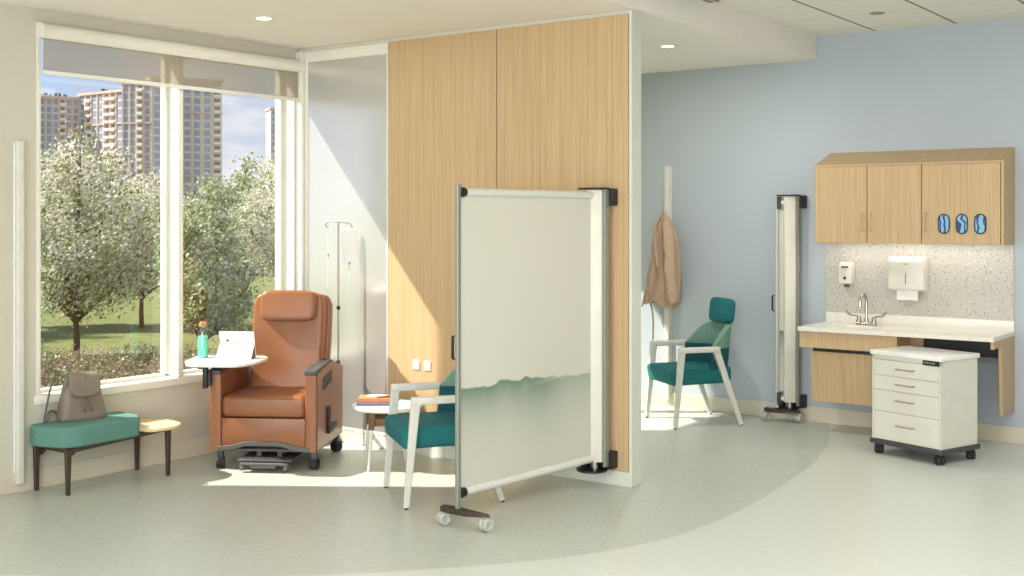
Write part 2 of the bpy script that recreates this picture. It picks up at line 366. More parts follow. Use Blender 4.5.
def round_poly(pts, r, n=5):
    out = []; k = len(pts)
    for i in range(k):
        p = Vector(pts[i]); a = Vector(pts[i-1])-p; b = Vector(pts[(i+1) % k])-p
        ra = min(r, a.length*.45, b.length*.45); p0 = p+a.normalized()*ra; p1 = p+b.normalized()*ra
        for j in range(n+1):
            t = j/n; out.append(tuple((1-t)**2*p0+2*t*(1-t)*p+t*t*p1))
    return out

# ------------------------------------------------------------------ room shell
WX, PY, BY, ZL, ZU, SX = -6.16, 5.83, 8.53, 2.74, 2.914, -3.41
XR, YB = 3.2, -2.6
cur = spline([(-3.30, 8.53, 0), (-3.18, 8.2, 0), (-3.03, 7.8, 0), (-2.87, 7.2, 0), (-2.775, 6.55, 0), (-2.71, 5.9, 0), (-2.712, 5.3, 0), (-2.80, 4.85, 0), (-2.995, 4.43, 0), (-3.303, 4.02, 0), (-3.72, 3.58, 0), (-4.4, 3.05, 0), (-5.2, 2.6, 0), (-6.16, 2.3, 0)], 6)
m = MB(); up = [(p.x, p.y) for p in cur]
inner = [m.bm.verts.new((x, y, 0)) for x, y in up]
fv = m.bm.faces.new([m.bm.verts.new((WX, BY, 0))]+inner)
outer = m.bm.faces.new(inner+[m.bm.verts.new(q) for q in ((WX, YB, 0), (XR, YB, 0), (XR, BY, 0))])
outer.material_index = 1
bmesh.ops.triangulate(m.bm, faces=m.bm.faces[:])
for f in m.bm.faces:
    if f.normal.z < 0: f.normal_flip()
fl = MB.obj.__get__(m)('floor', [M['floorB'], M['floorA']], sharp=0); struct(fl, 'vinyl floor with sage curved field and pale surround')
m = MB(); m.box((WX-.25, YB-.2, -.25), (XR+.2, BY+.2, -.002)); struct(m.obj('floor', M['soil'], sharp=0), 'slab under the vinyl floor')
m = MB(); m.box((WX-.25, YB-.2, ZL), (SX, BY+.2, ZL+.35)); struct(m.obj('ceiling', M['ceil'], sharp=0), 'low plaster ceiling on the window side')
m = MB(); m.box((SX, YB-.2, ZU), (XR+.2, BY+.2, ZU+.2)); struct(m.obj('ceiling', M['tile'], sharp=0), 'raised acoustic tile ceiling')
m = MB(); m.box((SX-.001, YB, ZL+.0005), (SX+.004, BY, ZU)); struct(m.obj('trim_1', M['ceil'], sharp=0), 'plaster face of the ceiling step')
m = MB(); m.box((WX-.25, BY, -.1), (XR+.2, BY+.2, ZU+.2)); struct(m.obj('wall_back', M['blue'], sharp=0))
m = MB(); m.box((XR, YB, 0), (XR+.2, BY, ZU)); struct(m.obj('wall_right', M['wall'], sharp=0))
m = MB()
m.box((WX, YB-.2, 0), (XR, YB, .35)); m.box((WX, YB-.2, 2.6), (XR, YB, ZU)); m.box((WX, YB-.2, .35), (-4.1, YB, 2.6)); m.box((2.1, YB-.2, .35), (XR, YB, 2.6))
struct(m.obj('wall_front', M['wall'], sharp=0), 'unseen wall behind the viewer with an added opening for fill light')  # wide unglazed opening added behind the rear fill light
# window wall: opening 1 Y 3.828..5.80 ; opening 2 (beyond the partition) Y 6.05..8.42
W0, W1, W2, W3, ZS, ZH = 3.806, 5.80, 6.05, 8.42, .50, 2.655
XO = WX-.20
m = MB()
m.box((XO, YB-.2, 0), (WX, W0, ZL)); m.box((XO, W1, 0), (WX, W2, ZL)); m.box((XO, W3, 0), (WX, BY, ZL))
for a, b in ((W0, W1), (W2, W3)):
    m.box((XO, a, 0), (WX, b, ZS)); m.box((XO, a, ZH), (WX, b, ZL))
struct(m.obj('wall_left', M['wall'], sharp=0))
# baseboards
def baseb(name, lo, hi): m = MB(); m.box(lo, hi, .003, 1); return struct(m.obj(name, M['base']))
baseb('baseboard_left', (WX, YB, 0), (WX+.008, PY, .115)); baseb('baseboard_left', (WX, PY+.11, 0), (WX+.008, BY, .115))
baseb('baseboard_back', (WX, BY-.009, 0), (XR, BY, .115))
# windows
def window(name, a, b, mull):
    m = MB(); xg = WX-.13
    e = bpy.data.objects.new(name, None); C.objects.link(e); e['kind'] = 'structure'; e.location = (xg, a, ZS)
    inv = Matrix.Translation((-xg, -a, -ZS))
    m = MB()
    m.box((xg-.03, a, ZS), (WX+.006, a+.025, ZH), .003, 1, inv)
    m.box((xg-.03, b-.045, ZS), (xg+.03, b, ZH), .003, 1, inv); m.box((xg+.03, b-.018, ZS), (WX+.006, b, ZH), .003, 1, inv)
    m.box((xg-.03, a, ZS), (xg+.03, b, ZS+.045), .003, 1, inv); m.box((xg-.03, a, ZH-.05), (xg+.03, b, ZH), .003, 1, inv)
    m.obj('window_frame', M['white'], e)
    m = MB(); m.box((xg+.02, a-.012, ZS-.022), (WX+.012, b+.0, ZS+.026), .004, 2, inv); m.obj('window_sill', M['white'], e)
    for y in mull:
        m = MB(); m.box((xg-.03, y, ZS+.03), (WX+.004, y+.04, ZH), .004, 2, inv); m.box((xg-.02, y-.022, ZS+.03), (xg+.03, y, ZH), .003, 1, inv); m.obj('mullion', M['white'], e)
    for y0, y1 in zip([a]+list(mull), list(mull)+[b]):
        m = MB(); m.box((xg-.003, y0+.02, ZS+.04), (xg+.003, y1-.0, ZH-.04), mat=inv); m.obj('window_pane', M['glass'], e, sharp=0)
    return e
window('window_1', W0, W1, [4.79]); window('window_2', W2, W3, [7.1])
# roller blind
bl = thing('roller_blind', 'cream roller blind cassette with sheer shade partly lowered over the window', 'blind', (WX, 3.80, 2.57))
m = MB(); pr = [(0, 0), (.055, 0), (.075, .02), (.08, .045), (.07, .07), (.05, .085), (0, .088)]
va = MB(); va.prism(pr, .018, 2.012, 'xz', 0); va.obj('cassette', M['white'], bl)
for y in (0, 2.010):
    m = MB(); m.prism([(x*1.06, z*1.04-.001) for x, z in pr], y, y+.018, 'xz', .002, 1); m.obj('end_cap', M['white'], bl)
m = MB(); m.box((.030, .03, -.185), (.0312, 2.0, .02)); m.obj('shade_cloth', M['shade'], bl, sharp=0)
m = MB(); m.box((.024, .028, -.205), (.038, 2.002, -.180), .004, 2); m.obj('hem_bar', M['white'], bl)
# partition
m = MB(); m.box((WX, PY+.012, 0), (-3.431, PY+.098, ZL)); struct(m.obj('wall_partition', M['white'], sharp=0), 'partition wall core')
m = MB(); m.box((-3.447, PY-.002, .0), (-3.428, PY+.110, ZL-.002), .003, 1); struct(m.obj('trim_2', M['endcap']), 'pale end cap of the partition')
m = MB(); m.box((WX+.0, PY-.001, 2.715), (-3.447, PY+.012, ZL-.001), .001, 1); struct(m.obj('trim_3', M['wall']), 'head trim of the partition')
baseb('baseboard_partition', (WX+.01, PY-.002, 0), (-3.447, PY+.012, .085)).data.materials[0] = M['endcap']
for a, b, lab in ((-5.294, -4.397, 'tall oak veneer wall panel nearer the window'), (-4.391, -3.449, 'tall oak veneer wall panel behind the mountain screen')):
    m = MB(); m.box((a, PY-.006, .087), (b, PY+.0095, 2.714), .002, 1); tag(m.obj('wood_panel', M['oak']), lab, 'panel')
gp = thing('frosted_glass_panel', 'tall glossy frosted glass panel between window and oak panels', 'glass panel', (-6.09, PY-.004, .087))
m = MB(); wd, ht = .79, 2.627
m.box((0, 0, 0), (.028, .016, ht), .003, 1); m.box((wd-.012, 0, 0), (wd, .016, ht), .002, 1); m.box((.028, 0, ht-.075), (wd-.012, .016, ht), .003, 1); m.box((.028, 0, 0), (wd-.012, .016, .02), .002, 1)
m.obj('panel_frame', M['white'], gp)
m = MB(); m.box((.028, .006, .02), (wd-.012, .015, ht-.075)); m.obj('glass_sheet', M['frost'], gp, sharp=0)
m = MB(); m.box((WX+.001, PY-.03, .087), (-6.092, PY+.012, 2.714), .004, 1); struct(m.obj('trim_4', M['white']), 'white corner post between window and partition')
so = thing('power_outlet', 'white wall outlets low on the oak panel beside the teal chair', 'outlet', (-5.0, PY-.006, .585))
for x in (-.075, .02):
    m = MB(); m.box((x, -.006, -.032), (x+.055, 0, .032), .003, 2); f = m.obj('cover_plate', M['whitegloss'], so)
    for z in (-.014, .014):
        m = MB(); m.box((x+.014, -.009, z-.009), (x+.041, -.0055, z+.009), .002, 1); m.obj('socket', M['paper'], f)
# ceiling fixtures
def downlight(x, y, z, lab, e):
    t = thing('downlight', lab, 'light', (x, y, z), group='recessed ceiling lights')
    m = MB(); m.lathe([(.042, .0), (.046, -.004), (.060, -.006), (.064, -.002), (.064, 0.001)], n=28); m.obj('trim_ring', M['white'], t)
    m = MB(); m.lathe([(0, -.003), (.041, -.003), (.041, 0)], n=24); m.obj('lens', M['glow'], t)
    d = bpy.data.lights.new('downlight_lamp', 'AREA'); d.shape = 'DISK'; d.size = .10; d.energy = e; d.color = (1, .97, .93); lo = bpy.data.objects.new('downlight_lamp', d); C.objects.link(lo); lo.parent = t; lo.location = (0, 0, -.012)
downlight(-5.356, 4.792, ZL-.001, 'round recessed downlight in the ceiling above the brown recliner', 4)
downlight(-3.967, 7.24, ZL-.001, 'round recessed downlight in the ceiling near the blue wall', 13)
sk = thing('sprinkler_cover', 'small grey round sprinkler cover in the tiled ceiling', 'sprinkler', (-2.683, 7.779, ZU))
m = MB(); m.lathe([(0, -.008), (.04, -.008), (.05, -.003), (.05, 0)], n=24); m.obj('cover_disc', M['alu'], sk)
dv = thing('air_diffuser', 'slim linear air diffuser at the step in the ceiling', 'vent', (-3.33, 6.62, ZU))
m = MB(); m.box((-.07, -.5, -.012), (.07, .12, 0), .004, 1); d0 = m.obj('diffuser_frame', M['cart'], dv)
m = MB(); m.box((-.05, -.47, -.0135), (-.02, .09, -.0119)); m.box((.0, -.47, -.0135), (.03, .09, -.0119)); m.obj('slot', M['grey'], d0, sharp=0)

# ------------------------------------------------------------------ wall rails
def wall_rail(loc, rz, lab, h=1.93, w=.055):
    t = thing('wall_rail', lab, 'wall rail', loc, rz)
    m = MB(); m.box((-w/2, -.035, 0), (w/2, -.004, h), .008, 3); m.obj('rail_cover', M['whitemetal'], t)
    m = MB(); m.box((-w/2-.006, -.006, .01), (w/2+.006, 0, h-.01), .002, 1); m.obj('back_plate', M['whitegloss'], t)
    return t
wall_rail((WX+.001, 3.692, .05), R(90), 'tall narrow white rail on the wall left of the window', w=.044)
rail2 = wall_rail((-4.667, BY-.001, .05), 0, 'tall narrow white rail on the blue wall behind the tan coat', h=1.92, w=.046)
m = MB(); m.tube([(0, -.03, 1.53), (0, -.075, 1.52), (0, -.09, 1.545)], .007, 8); m.obj('coat_hook', M['steel'], rail2)

# ------------------------------------------------------------------ coat
co = thing('coat', 'tan wool coat hanging on a rail by the blue wall', 'coat', (-4.655, BY-.09, 0))
prof = [  # z, left x, right x, depth front
 (1.590, -.008, .014, .018), (1.562, -.030, .034, .028), (1.515, -.062, .066, .045), (1.44, -.095, .108, .058), (1.32, -.112, .135, .066), (1.18, -.122, .146, .070), (1.06, -.132, .152, .076), (.97, -.160, .152, .082), (.90, -.185, .150, .085), (.835, -.200, .135, .085)]
def coatf(u, v):
    s = v*(len(prof)-1); i = min(int(s), len(prof)-2); f = s-i
    z, l, r, d = [prof[i][k]*(1-f)+prof[i+1][k]*f for k in range(4)]
    a = 2*math.pi*u; cx, hw = (l+r)/2, (r-l)/2
    fold = (.34*math.cos(5*a+1.2+v*1.5)+.20*math.cos(9*a+2-v*2)+.10*math.cos(14*a+v*4))*min(1, .3+v)
    x = cx+hw*math.cos(a)*(1+.10*fold); y = -d*.2-d*math.sin(a)*(.62+1.25*fold)
    zz = z+(.035*math.cos(3*a+.6)+.02*math.cos(7*a))*max(0, v-.75)*4*.5
    return (x, min(y, .075), zz)
m = MB(); m.grid(coatf, 96, 40, True); ob = m.obj('coat_body', M['coat'], co, sharp=0); ob.data.shade_smooth()
sd = ob.modifiers.new('thick', 'SOLIDIFY'); sd.thickness = .005
m = MB()
sl = spline([(.045, -.050, 1.51), (.090, -.105, 1.42), (.125, -.140, 1.28), (.135, -.150, 1.13), (.150, -.145, .98), (.158, -.135, .870)], 6)
k = len(sl); m.tube(sl, [.028+.005*math.sin(i*.8)+.018*min(1, i/6) for i in range(k)], 14, flat=(1.0, .8)); m.obj('sleeve', M['coat'], co, sharp=60)
m = MB(); m.tube(spline([(-.06, -.115, 1.18), (-.085, -.130, 1.05), (-.075, -.120, .90), (-.062, -.08, .75), (-.065, -.075, .55)], 6), .013, 6, flat=(1, .25)); m.obj('belt', M['coat'], co)
m = MB(); m.tube(spline([(-.01, -.055, 1.57), (-.03, -.105, 1.47), (-.02, -.125, 1.34), (.01, -.130, 1.15)], 6), [.014]*18+[.006], 8, flat=(1.2, .5)); m.obj('lapel', M['coat'], co)
m = MB(); m.tube([(.055+.016*math.cos(q*.5), -.055, 1.475+.018*math.sin(q*.5)) for q in range(13)], .004, 6); m.obj('buckle', M['dark'], co)

# ------------------------------------------------------------------ armchairs
def make_chair():
    t = thing('armchair', 'x', 'chair')
    def chair_leg(x, y0, z1, y1, name='leg'):
        m = MB(); m.bar((x, y0, .008), (x*.985, y1, z1), (.024, .030), (.038, .050), (1, 0, 0)); o = m.obj(name, M['whitemetal'], t)
        m = MB(); m.lathe([(.0, 0), (.011, 0), (.013, .009), (0, .009)], (x, y0, 0), 12); m.obj('glide', M['rubber'], o)
    for s in (-1, 1):
        chair_leg(s*.262, -.268, .570, -.215); chair_leg(s*.255, .268, .570, .062)
        m = MB(); m.box((s*.258-.024, -.240, .552), (s*.258+.024, .088, .592), .008, 3); m.obj('armrest', M['whitemetal'], t)
    m = MB(); m.box((-.20, -.15, .322), (.20, .16, .345), .004, 1); m.box((-.232, -.20, .345), (.232, -.16, .365)); m.box((-.232, .10, .345), (.232, .14, .365)); m.obj('seat_rail', M['whitemetal'], t)
    m = MB(); m.prism(round_poly([(-.238, -.29), (.238, -.29), (.238, .17), (.16, .24), (-.16, .24), (-.238, .17)], .04), .315, .432, 'xy', .026, 5)
    for v in m.bm.verts:
        if v.co.y < -.2: v.co.z -= (-.2-v.co.y)*.12
        if v.co.z < .40: v.co.y += (.40-v.co.z)*.15*(1 if v.co.y < 0 else 0)
    m.obj('seat', M['teal'], t)
    # wrap-around back: two bands of one barrel shape
    def plan(u):      # u -1..1
        a = u*R(88); x = .236*math.copysign(abs(math.sin(a))**.80, u); y = .235-.235*(1-math.cos(a)**.75 if math.cos(a) > 0 else 1)
        return x, y
    def top(u): return .575+.172*(1-abs(u)**3.6)
    def band(zlo, zhi, th0):
        def f(u, v, off):
            uu = -1+2*u; x, y = plan(uu); z = zlo(uu)+(zhi(uu)-zlo(uu))*v; nx, ny = x, y+.05
            L = math.hypot(nx, ny) or 1; ln = .10*(z-.40); edge = 1-.6*abs(uu)**8
            return Vector((x-nx/L*off*edge, y+.005+ln-ny/L*off*edge, z))
        m = MB(); nu, nv = 33, 9
        O = m.grid(lambda u, v: f(u, v, 0), nu, nv); I = m.grid(lambda u, v: f(u, v, th0+.006*math.sin(math.pi*v)), nu, nv)
        for i in range(nu-1):
            for j in (0, nv-1): m.bm.faces.new((O[i][j], O[i+1][j], I[i+1][j], I[i][j]))
        for j in range(nv-1):
            for i in (0, nu-1): m.bm.faces.new((O[i][j], O[i][j+1], I[i][j+1], I[i][j]))
        return m
    band(lambda u: .325, lambda u: .573, .045).obj('backrest_shell', M['tealdk'], t, sharp=50)
    b = band(lambda u: .574, lambda u: max(.582, top(u)), .045).obj('backrest', M['sage'], t, sharp=50)
    m = MB(); m.box((-.03, .265, .66), (.03, .285, .78), .005, 2); m.obj('headrest_bracket', M['dark'], t)
    m = MB(); m.pillow((-.140, -.075, 0), (.140, .034, .190), 5.0, 10, Matrix.Translation((0, .250, .742)) @ Matrix.Rotation(R(-6), 4, 'X')); m.obj('headrest', M['teal'], t)
    return t
ch = make_chair(); ch.location = (-4.165, 8.0, 0); ch.rotation_euler = (0, 0, R(-37.1))
ch['label'] = 'teal armchair with white frame and headrest by the blue wall'; ch['group'] = 'teal armchairs'
c2 = copy_tree(ch, (-4.196, 5.066, 0), R(-36), 'teal armchair with white frame half hidden behind the mountain screen')

# ------------------------------------------------------------------ privacy screens
def caster(parent, x, y, r, name='caster', wm='whitemetal', rz=0, twin=True, fork=True, z1=None):
    mt = Matrix.Translation((x, y, 0)) @ Matrix.Rotation(rz, 4, 'Z')
    m = MB(); z1 = z1 or 2*r+.012
    m.tube([(0, 0, r*1.2), (0, 0, z1)], .008, 8)
    m.box((-.008 if twin else -r*.42, -r*.55, r*.9), (.008 if twin else r*.42, r*.8, 2*r+.006), .004, 1)
    for v in m.bm.verts: v.co = mt @ v.co
    o = m.obj(name, M['dark' if wm == 'rubber' else 'steel'], parent)
    for s in ((-1, 1) if twin else (0,)):
        q = MB(); q.lathe([(0, -.008), (r*.5, -.010), (r*.6, -.013), (r*.9, -.012), (r, -.007), (r, .007), (r*.9, .012), (r*.6, .013), (r*.5, .010), (0, .008)], (0, 0, 0), 20)
        mm = mt @ Matrix.Translation((s*.0135, 0, r)) @ Matrix.Rotation(R(90), 4, 'Y')
        for v in q.bm.verts: v.co = mm @ v.co
        q.obj('wheel', M[wm], o)
    return o
def make_screen(lab, loc, v, foot_dir, wall_dx, panel, pole_z=1.715):
    t = thing('privacy_screen', lab, 'screen', loc)
    vx, vy = v; L = math.hypot(vx, vy); ang = math.atan2(vy, vx)
    RT = Matrix.Rotation(ang, 4, 'Z')
    m = MB(); m.prism(round_poly([(-.045, -.036), (.045, -.036), (.045, .036), (-.045, .036)], .018, 5), .150, 1.706, 'xy', .003, 2, Matrix.Rotation(R(30), 4, 'Z')); m.obj('roller_column', M['cart'], t)
    m = MB(); m.tube([(0, 0, .10), (0, 0, .152)], .020, 14); m.obj('pivot_pin', M['steel'], t)
    m = MB(); m.box((.050, .0, .12), (.068, .05, 1.712), .004, 1); m.obj('column_spine', M['alu'], t)
    m = MB(); m.lathe([(0, .092), (.085, .092), (.09, .096), (.09, .104), (0, .108)], (-.02, 0, 0), 28); m.box((-.09, -.02, .11), (-.045, .03, .150), .006, 2); m.obj('base_plate', M['black'], t)
    m = MB(); m.prism(round_poly([(-.10, -.05), (.068, -.05), (.068, .07), (-.04, .07)], .03), 1.708, 1.718); m.obj('top_plate', M['black'], t)
    for z in (.105, 1.615):
        m = MB(); m.box((wall_dx, .04, z), (wall_dx+.085, PY_off, z+.098), .004, 1); m.box((wall_dx-.03, .03, z+.01), (wall_dx+.02, .075, z+.088), .004, 1); m.obj('wall_bracket', M['black'], t)
    # local x along the panel, from pole (0) to column (L)
    def F(lx, ly, z): p = Vector((vx, vy, 0))+RT @ Vector((-lx, -ly, 0)); return (p.x, p.y, z)
    m = MB(); mt = Matrix.Translation((vx, vy, 0)) @ RT
    m.box((-.014, -.010, .07), (.014, .010, pole_z), .003, 1, mt); pole = m.obj('pole', M['alu'], t)
    if panel:
        for z, n in ((1.675, 'top_tube'), (.168, 'bottom_tube')):
            m = MB(); m.tube([F(.045, 0, z), F(L-.04, 0, z)], .021, 14); q = m.obj(n, M['whitemetal'], t)
            m = MB(); m.tube([F(.013, 0, z), F(.047, 0, z)], .024, 14); m.tube([F(.022, 0, z), F(.028, 0, z)], .027, 14); m.obj('end_cap', M['black'], q)
        m = MB(); m.box((.018, -.0012, .17), (L-.03, .0012, 1.672)); p = m.obj('fabric_panel', M['print'], t, sharp=0)
        p.location = (vx, vy, 0); p.rotation_euler = (0, 0, ang+math.pi)
    else:
        m = MB(); m.box((.018, -.0012, .23), (L-.03, .0012, 1.60)); p = m.obj('fabric_panel', M['print'], t, sharp=0)
        p.location = (vx, vy, 0); p.rotation_euler = (0, 0, ang+math.pi)
        for z, n in ((1.66, 'top_tube'), (.175, 'bottom_tube')):
            m = MB(); m.tube([F(.03, 0, z), F(L-.04, 0, z)], .021, 14); q = m.obj(n, M['whitemetal'], t)
            m = MB(); m.box((-.001, -.02, z-.05), (.035, .02, z+.045), .003, 1, Matrix.Translation((vx, vy, 0)) @ Matrix.Rotation(ang+math.pi, 4, 'Z')); m.obj('end_cap', M['black'], q)
    # handle on the outer side
    m = MB(); hd = Vector((-1, .15, 0)).normalized()*.040; b = Vector((vx, vy, 0))
    m.tube([b+Vector((0, 0, .955)), b+hd+Vector((0, 0, .950)), b+hd+Vector((0, 0, .84)), b+Vector((0, 0, .832))], .007, 8); m.obj('handle', M['black'], t)
    # foot
    fd = Vector((math.cos(foot_dir), math.sin(foot_dir), 0)); a0 = b-fd*.085; a1 = b+fd*.165
    m = MB(); pl = Vector((-fd.y, fd.x, 0))
    sec = [(-.095, .020, .072, .098), (-.02, .026, .066, .096), (.06, .024, .064, .088), (.165, .014, .070, .084), (.178, .008, .072, .082)]
    rings = []
    for d, hw, z0, z1 in sec:
        p = b+fd*d; rings.append([m.bm.verts.new(p+pl*s*hw+Vector((0, 0, z))) for s, z in ((-1, z0), (1, z0), (1, z1), (-1, z1))])
    for r0, r1 in zip(rings, rings[1:]):
        for j in range(4): m.bm.faces.new((r0[j], r0[(j+1) % 4], r1[(j+1) % 4], r1[j]))
    m.bm.faces.new(rings[0]); m.bm.faces.new(rings[-1]); m.obj('foot', M['walnut'], t)
    for p, rr in ((a0, -.35), (a1, -.15)): caster(t, p.x, p.y, .034, wm='wheelgrey', rz=rr, z1=.078)
    return t
PY_off = .104
make_screen('wide privacy screen with printed green misty mountains, pulled open', (-3.607, 5.72, 0), (-.089, -1.139), R(6), .006, True)
PY_off = .102
make_screen('folded privacy screen standing against the blue wall beside the sink', (-3.573, 8.425, 0), (-.088, -.035), R(12), .012, False)

# ------------------------------------------------------------------ bench with backpack
be = thing('bench', 'low bench with teal cushion, dark wood legs and pale side table end', 'bench', (-5.98, 4.15, 0))
def W(x, y): return (x+5.98, y-4.15)
cush = round_poly([W(-6.140, 3.745), W(-6.03, 3.725), W(-5.865, 3.785), W(-5.825, 3.86), W(-5.845, 4.27), W(-5.93, 4.335), W(-6.135, 4.335)], .028, 6)
m = MB(); m.prism(cush, .262, .377, 'xy', .017, 5); m.obj('cushion', M['bench'], be)
tp = round_poly([W(-6.13, 4.28), W(-6.11, 4.50), W(-5.96, 4.575), W(-5.80, 4.545), W(-5.735, 4.45), W(-5.76, 4.28)], .05, 6)
m = MB(); m.prism(tp, .290, .310, 'xy', .006, 3); m.obj('table_top', M['oakh'], be)
for x, y in ((-6.125, 3.785), (-5.865, 3.815), (-6.12, 4.454), (-5.835, 4.465)):
    xx, yy = W(x, y); m = MB()
    m.bar((xx, yy, .0), (xx-.0, yy, .25 if y < 4 else .289), (.018, .022), (.026, .034), (1, 0, 0)); m.obj('leg', M['walnut'], be)
m = MB()
for x in (-6.12, -5.865):
    a = W(x, 3.80); b = W(x-(.01), 4.46); m.bar((a[0], a[1], .245), (b[0], b[1], .275), (.022, .026), (.022, .026), (1, 0, 0))
    m.bar((a[0], a[1]+.005, .205), (a[0], a[1]+.06, .247), (.018, .022), (.018, .022), (1, 0, 0))
for y in (3.82, 4.455):
    a = W(-6.10, y); b = W(-5.86, y); z = .246 if y < 4 else .277; m.bar((a[0], a[1], z), (b[0], b[1], z), (.022, .026), (.022, .026), (0, 1, 0))
m.obj('apron', M['walnut'], be)
bp = thing('backpack', 'taupe leather backpack with flap and drawstring on the teal bench', 'backpack', (-6.045, 4.02, .3775), R(78))
def bpf(u, v):
    a = 2*math.pi*u; z = v*.245; w0 = .140*(1-v)+.088*v; d0 = .062*(1-v)+.030*v
    w0 *= 1+.04*math.sin(math.pi*v); d0 *= 1+.10*math.sin(math.pi*v*.9)
    if v < .06: w0 *= .93+v*1.1; d0 *= .85+v*2.5
    e = .55; c, s = math.cos(a), math.sin(a)
    x = w0*math.copysign(abs(c)**e, c); y = d0*math.copysign(abs(s)**e, s)
    y += -.010*math.sin(math.pi*v)*math.cos(3*a)*.3+v*.012
    return (x, y, z+.004*math.cos(4*a)*v)
m = MB(); g = m.grid(bpf, 56, 18, True); m.bm.faces.new([r[-1] for r in g]); m.bm.faces.new([r[0] for r in g]); m.obj('bag_body', M['taupe'], bp, sharp=60)
m = MB()   # flap
def flap(u, v):
    x = -.088+.176*u; w = 1-.10*max(0, v-.6)*2.5*abs(2*u-1)**2
    if v < .3: q = v/.3; return ((x*1.0), .040-.075*q, .248+.012*math.sin(math.pi*q)+.006)
    q = (v-.3)/.7; dz = .118*q-(.030*abs(2*u-1)**3*q)
    return (x*(1+.10*q)*w, -.038-.020*q, .254-dz)
G0 = m.grid(flap, 18, 18); o = m.obj('flap', M['taupe'], bp, sharp=60); sdm = o.modifiers.new('t', 'SOLIDIFY'); sdm.thickness = .006; sdm.offset = 1
m = MB(); m.box((-.008, -.068, .13), (.008, -.052, .25), .003, 1, Matrix.Rotation(R(-4), 4, 'X')); m.obj('flap_strap', M['taupe'], bp)
for sx in (-.5, 1):
    m = MB(); m.tube(spline([(.0, -.062, .132), (sx*.015, -.074, .115), (sx*.026, -.082, .072)], 4), .0035, 6); m.lathe([(0, -.012), (.007, -.010), (.008, 0), (.004, .010), (0, .012)], (sx*.027, -.083, .064), 10); m.obj('drawstring', M['taupedk'], bp)
m = MB(); m.tube(spline([(-.025, .03, .246), (-.028, .034, .272), (0, .036, .285), (.028, .034, .272), (.025, .03, .246)], 5), .0065, 8, flat=(1, .6)); m.obj('top_handle', M['taupe'], bp)
m = MB(); m.tube(spline([(-.06, .045, .225), (-.115, .06, .262), (-.155, .055, .20), (-.19, .03, .08), (-.205, .02, .015), (-.195, .01, .012), (-.18, .02, .055), (-.15, .03, .06), (-.115, .04, .02)], 6), .0085, 8, flat=(1, .45)); m.obj('shoulder_strap', M['taupedk'], bp)
m = MB(); m.tube(spline([(-.085, -.03, .235), (-.098, -.012, .18), (-.115, -.01, .10), (-.135, -.012, .03)], 5), .004, 6); m.obj('side_piping', M['taupedk'], bp)

# ------------------------------------------------------------------ recliner
TH = R(30.92); RC = Vector((-5.49, 4.93, 0))
def rloc(x, y, z=0): p = RC+Matrix.Rotation(TH, 3, 'Z') @ Vector((x, y, 0)); return (p.x, p.y, z)
rc = thing('recliner', 'cognac leather medical recliner on casters by the window with white tray', 'recliner', tuple(RC), TH)
ap = [(-.03, .115), (.640, .115), (.647, .565), (.40, .622), (.33, .630), (-.022, .603), (-.03, .595)]
for n, x0, x1 in (('arm', -.347, -.276), ('arm', .251, .322)):
    m = MB(); m.prism(ap, x0, x1, 'yz', .007, 3); a = m.obj(n, M['leather'], rc)
    xo = x0-.003 if x0 < 0 else x1-.001
    m = MB(); m.prism([(-.012, .125), (.630, .125), (.636, .560), (.40, .612), (.33, .618), (-.012, .590)], xo, xo+.004, 'yz', .001, 1); m.obj('side_panel', M['leatherp'], a)
    xs = x0-.003 if x0 < 0 else x1+.0025
    for k in range(2):
        m = MB(); m.prism(round_poly([(.12, .545-.042*k), (.33, .572-.042*k), (.33, .542-.042*k), (.12, .515-.042*k)], .008, 3), xs-.002, xs+.005, 'yz'); m.obj('vent_slot', M['black'], a)
    m = MB(); xa, xb = (xs-.016, xs) if x0 < 0 else (xs, xs+.016)
    m.box((xa, .215, .205), (xb, .262, .355), .006, 2); m.box((xa, .215, .185), (xb, .43, .228), .006, 2); m.obj('recline_lever', M['black'], a)
    m = MB(); m.prism([(-.045, .590), (-.03, .584), (.34, .628), (.40, .620), (.36, .636), (.33, .642), (-.035, .615), (-.045, .607)], x0-.002, x1+.002, 'yz', .005, 2); m.obj('armrest_cap', M['dark'], a)
m = MB(); m.box((-.276, -.028, .318), (.251, .50, .450), .035, 6)
for v in m.bm.verts:
    if v.co.z > .40: v.co.z += .010*math.cos(v.co.x*5)
m.obj('seat_cushion', M['leather'], rc)
fp = [(-.274, .135), (-.20, .150), (-.14, .168), (-.10, .172), (.075, .172), (.12, .166), (.18, .150), (.249, .135), (.249, .316), (-.274, .316)]
m = MB(); m.prism(fp, -.024, .02, 'xz', .004, 2); m.obj('front_panel', M['leather'], rc)
m = MB(); m.prism([(-.30, .112), (-.205, .122), (-.14, .142), (-.10, .147), (.075, .147), (.12, .142), (.18, .122), (.28, .112), (.28, .14), (.19, .152), (.125, .170), (.075, .176), (-.10, .176), (-.145, .168), (-.21, .152), (-.30, .14)], -.032, .012, 'xz', .002, 1)
m.box((-.335, .0, .108), (.315, .635, .124), .004, 1); m.obj('base_frame', M['grey'], rc)
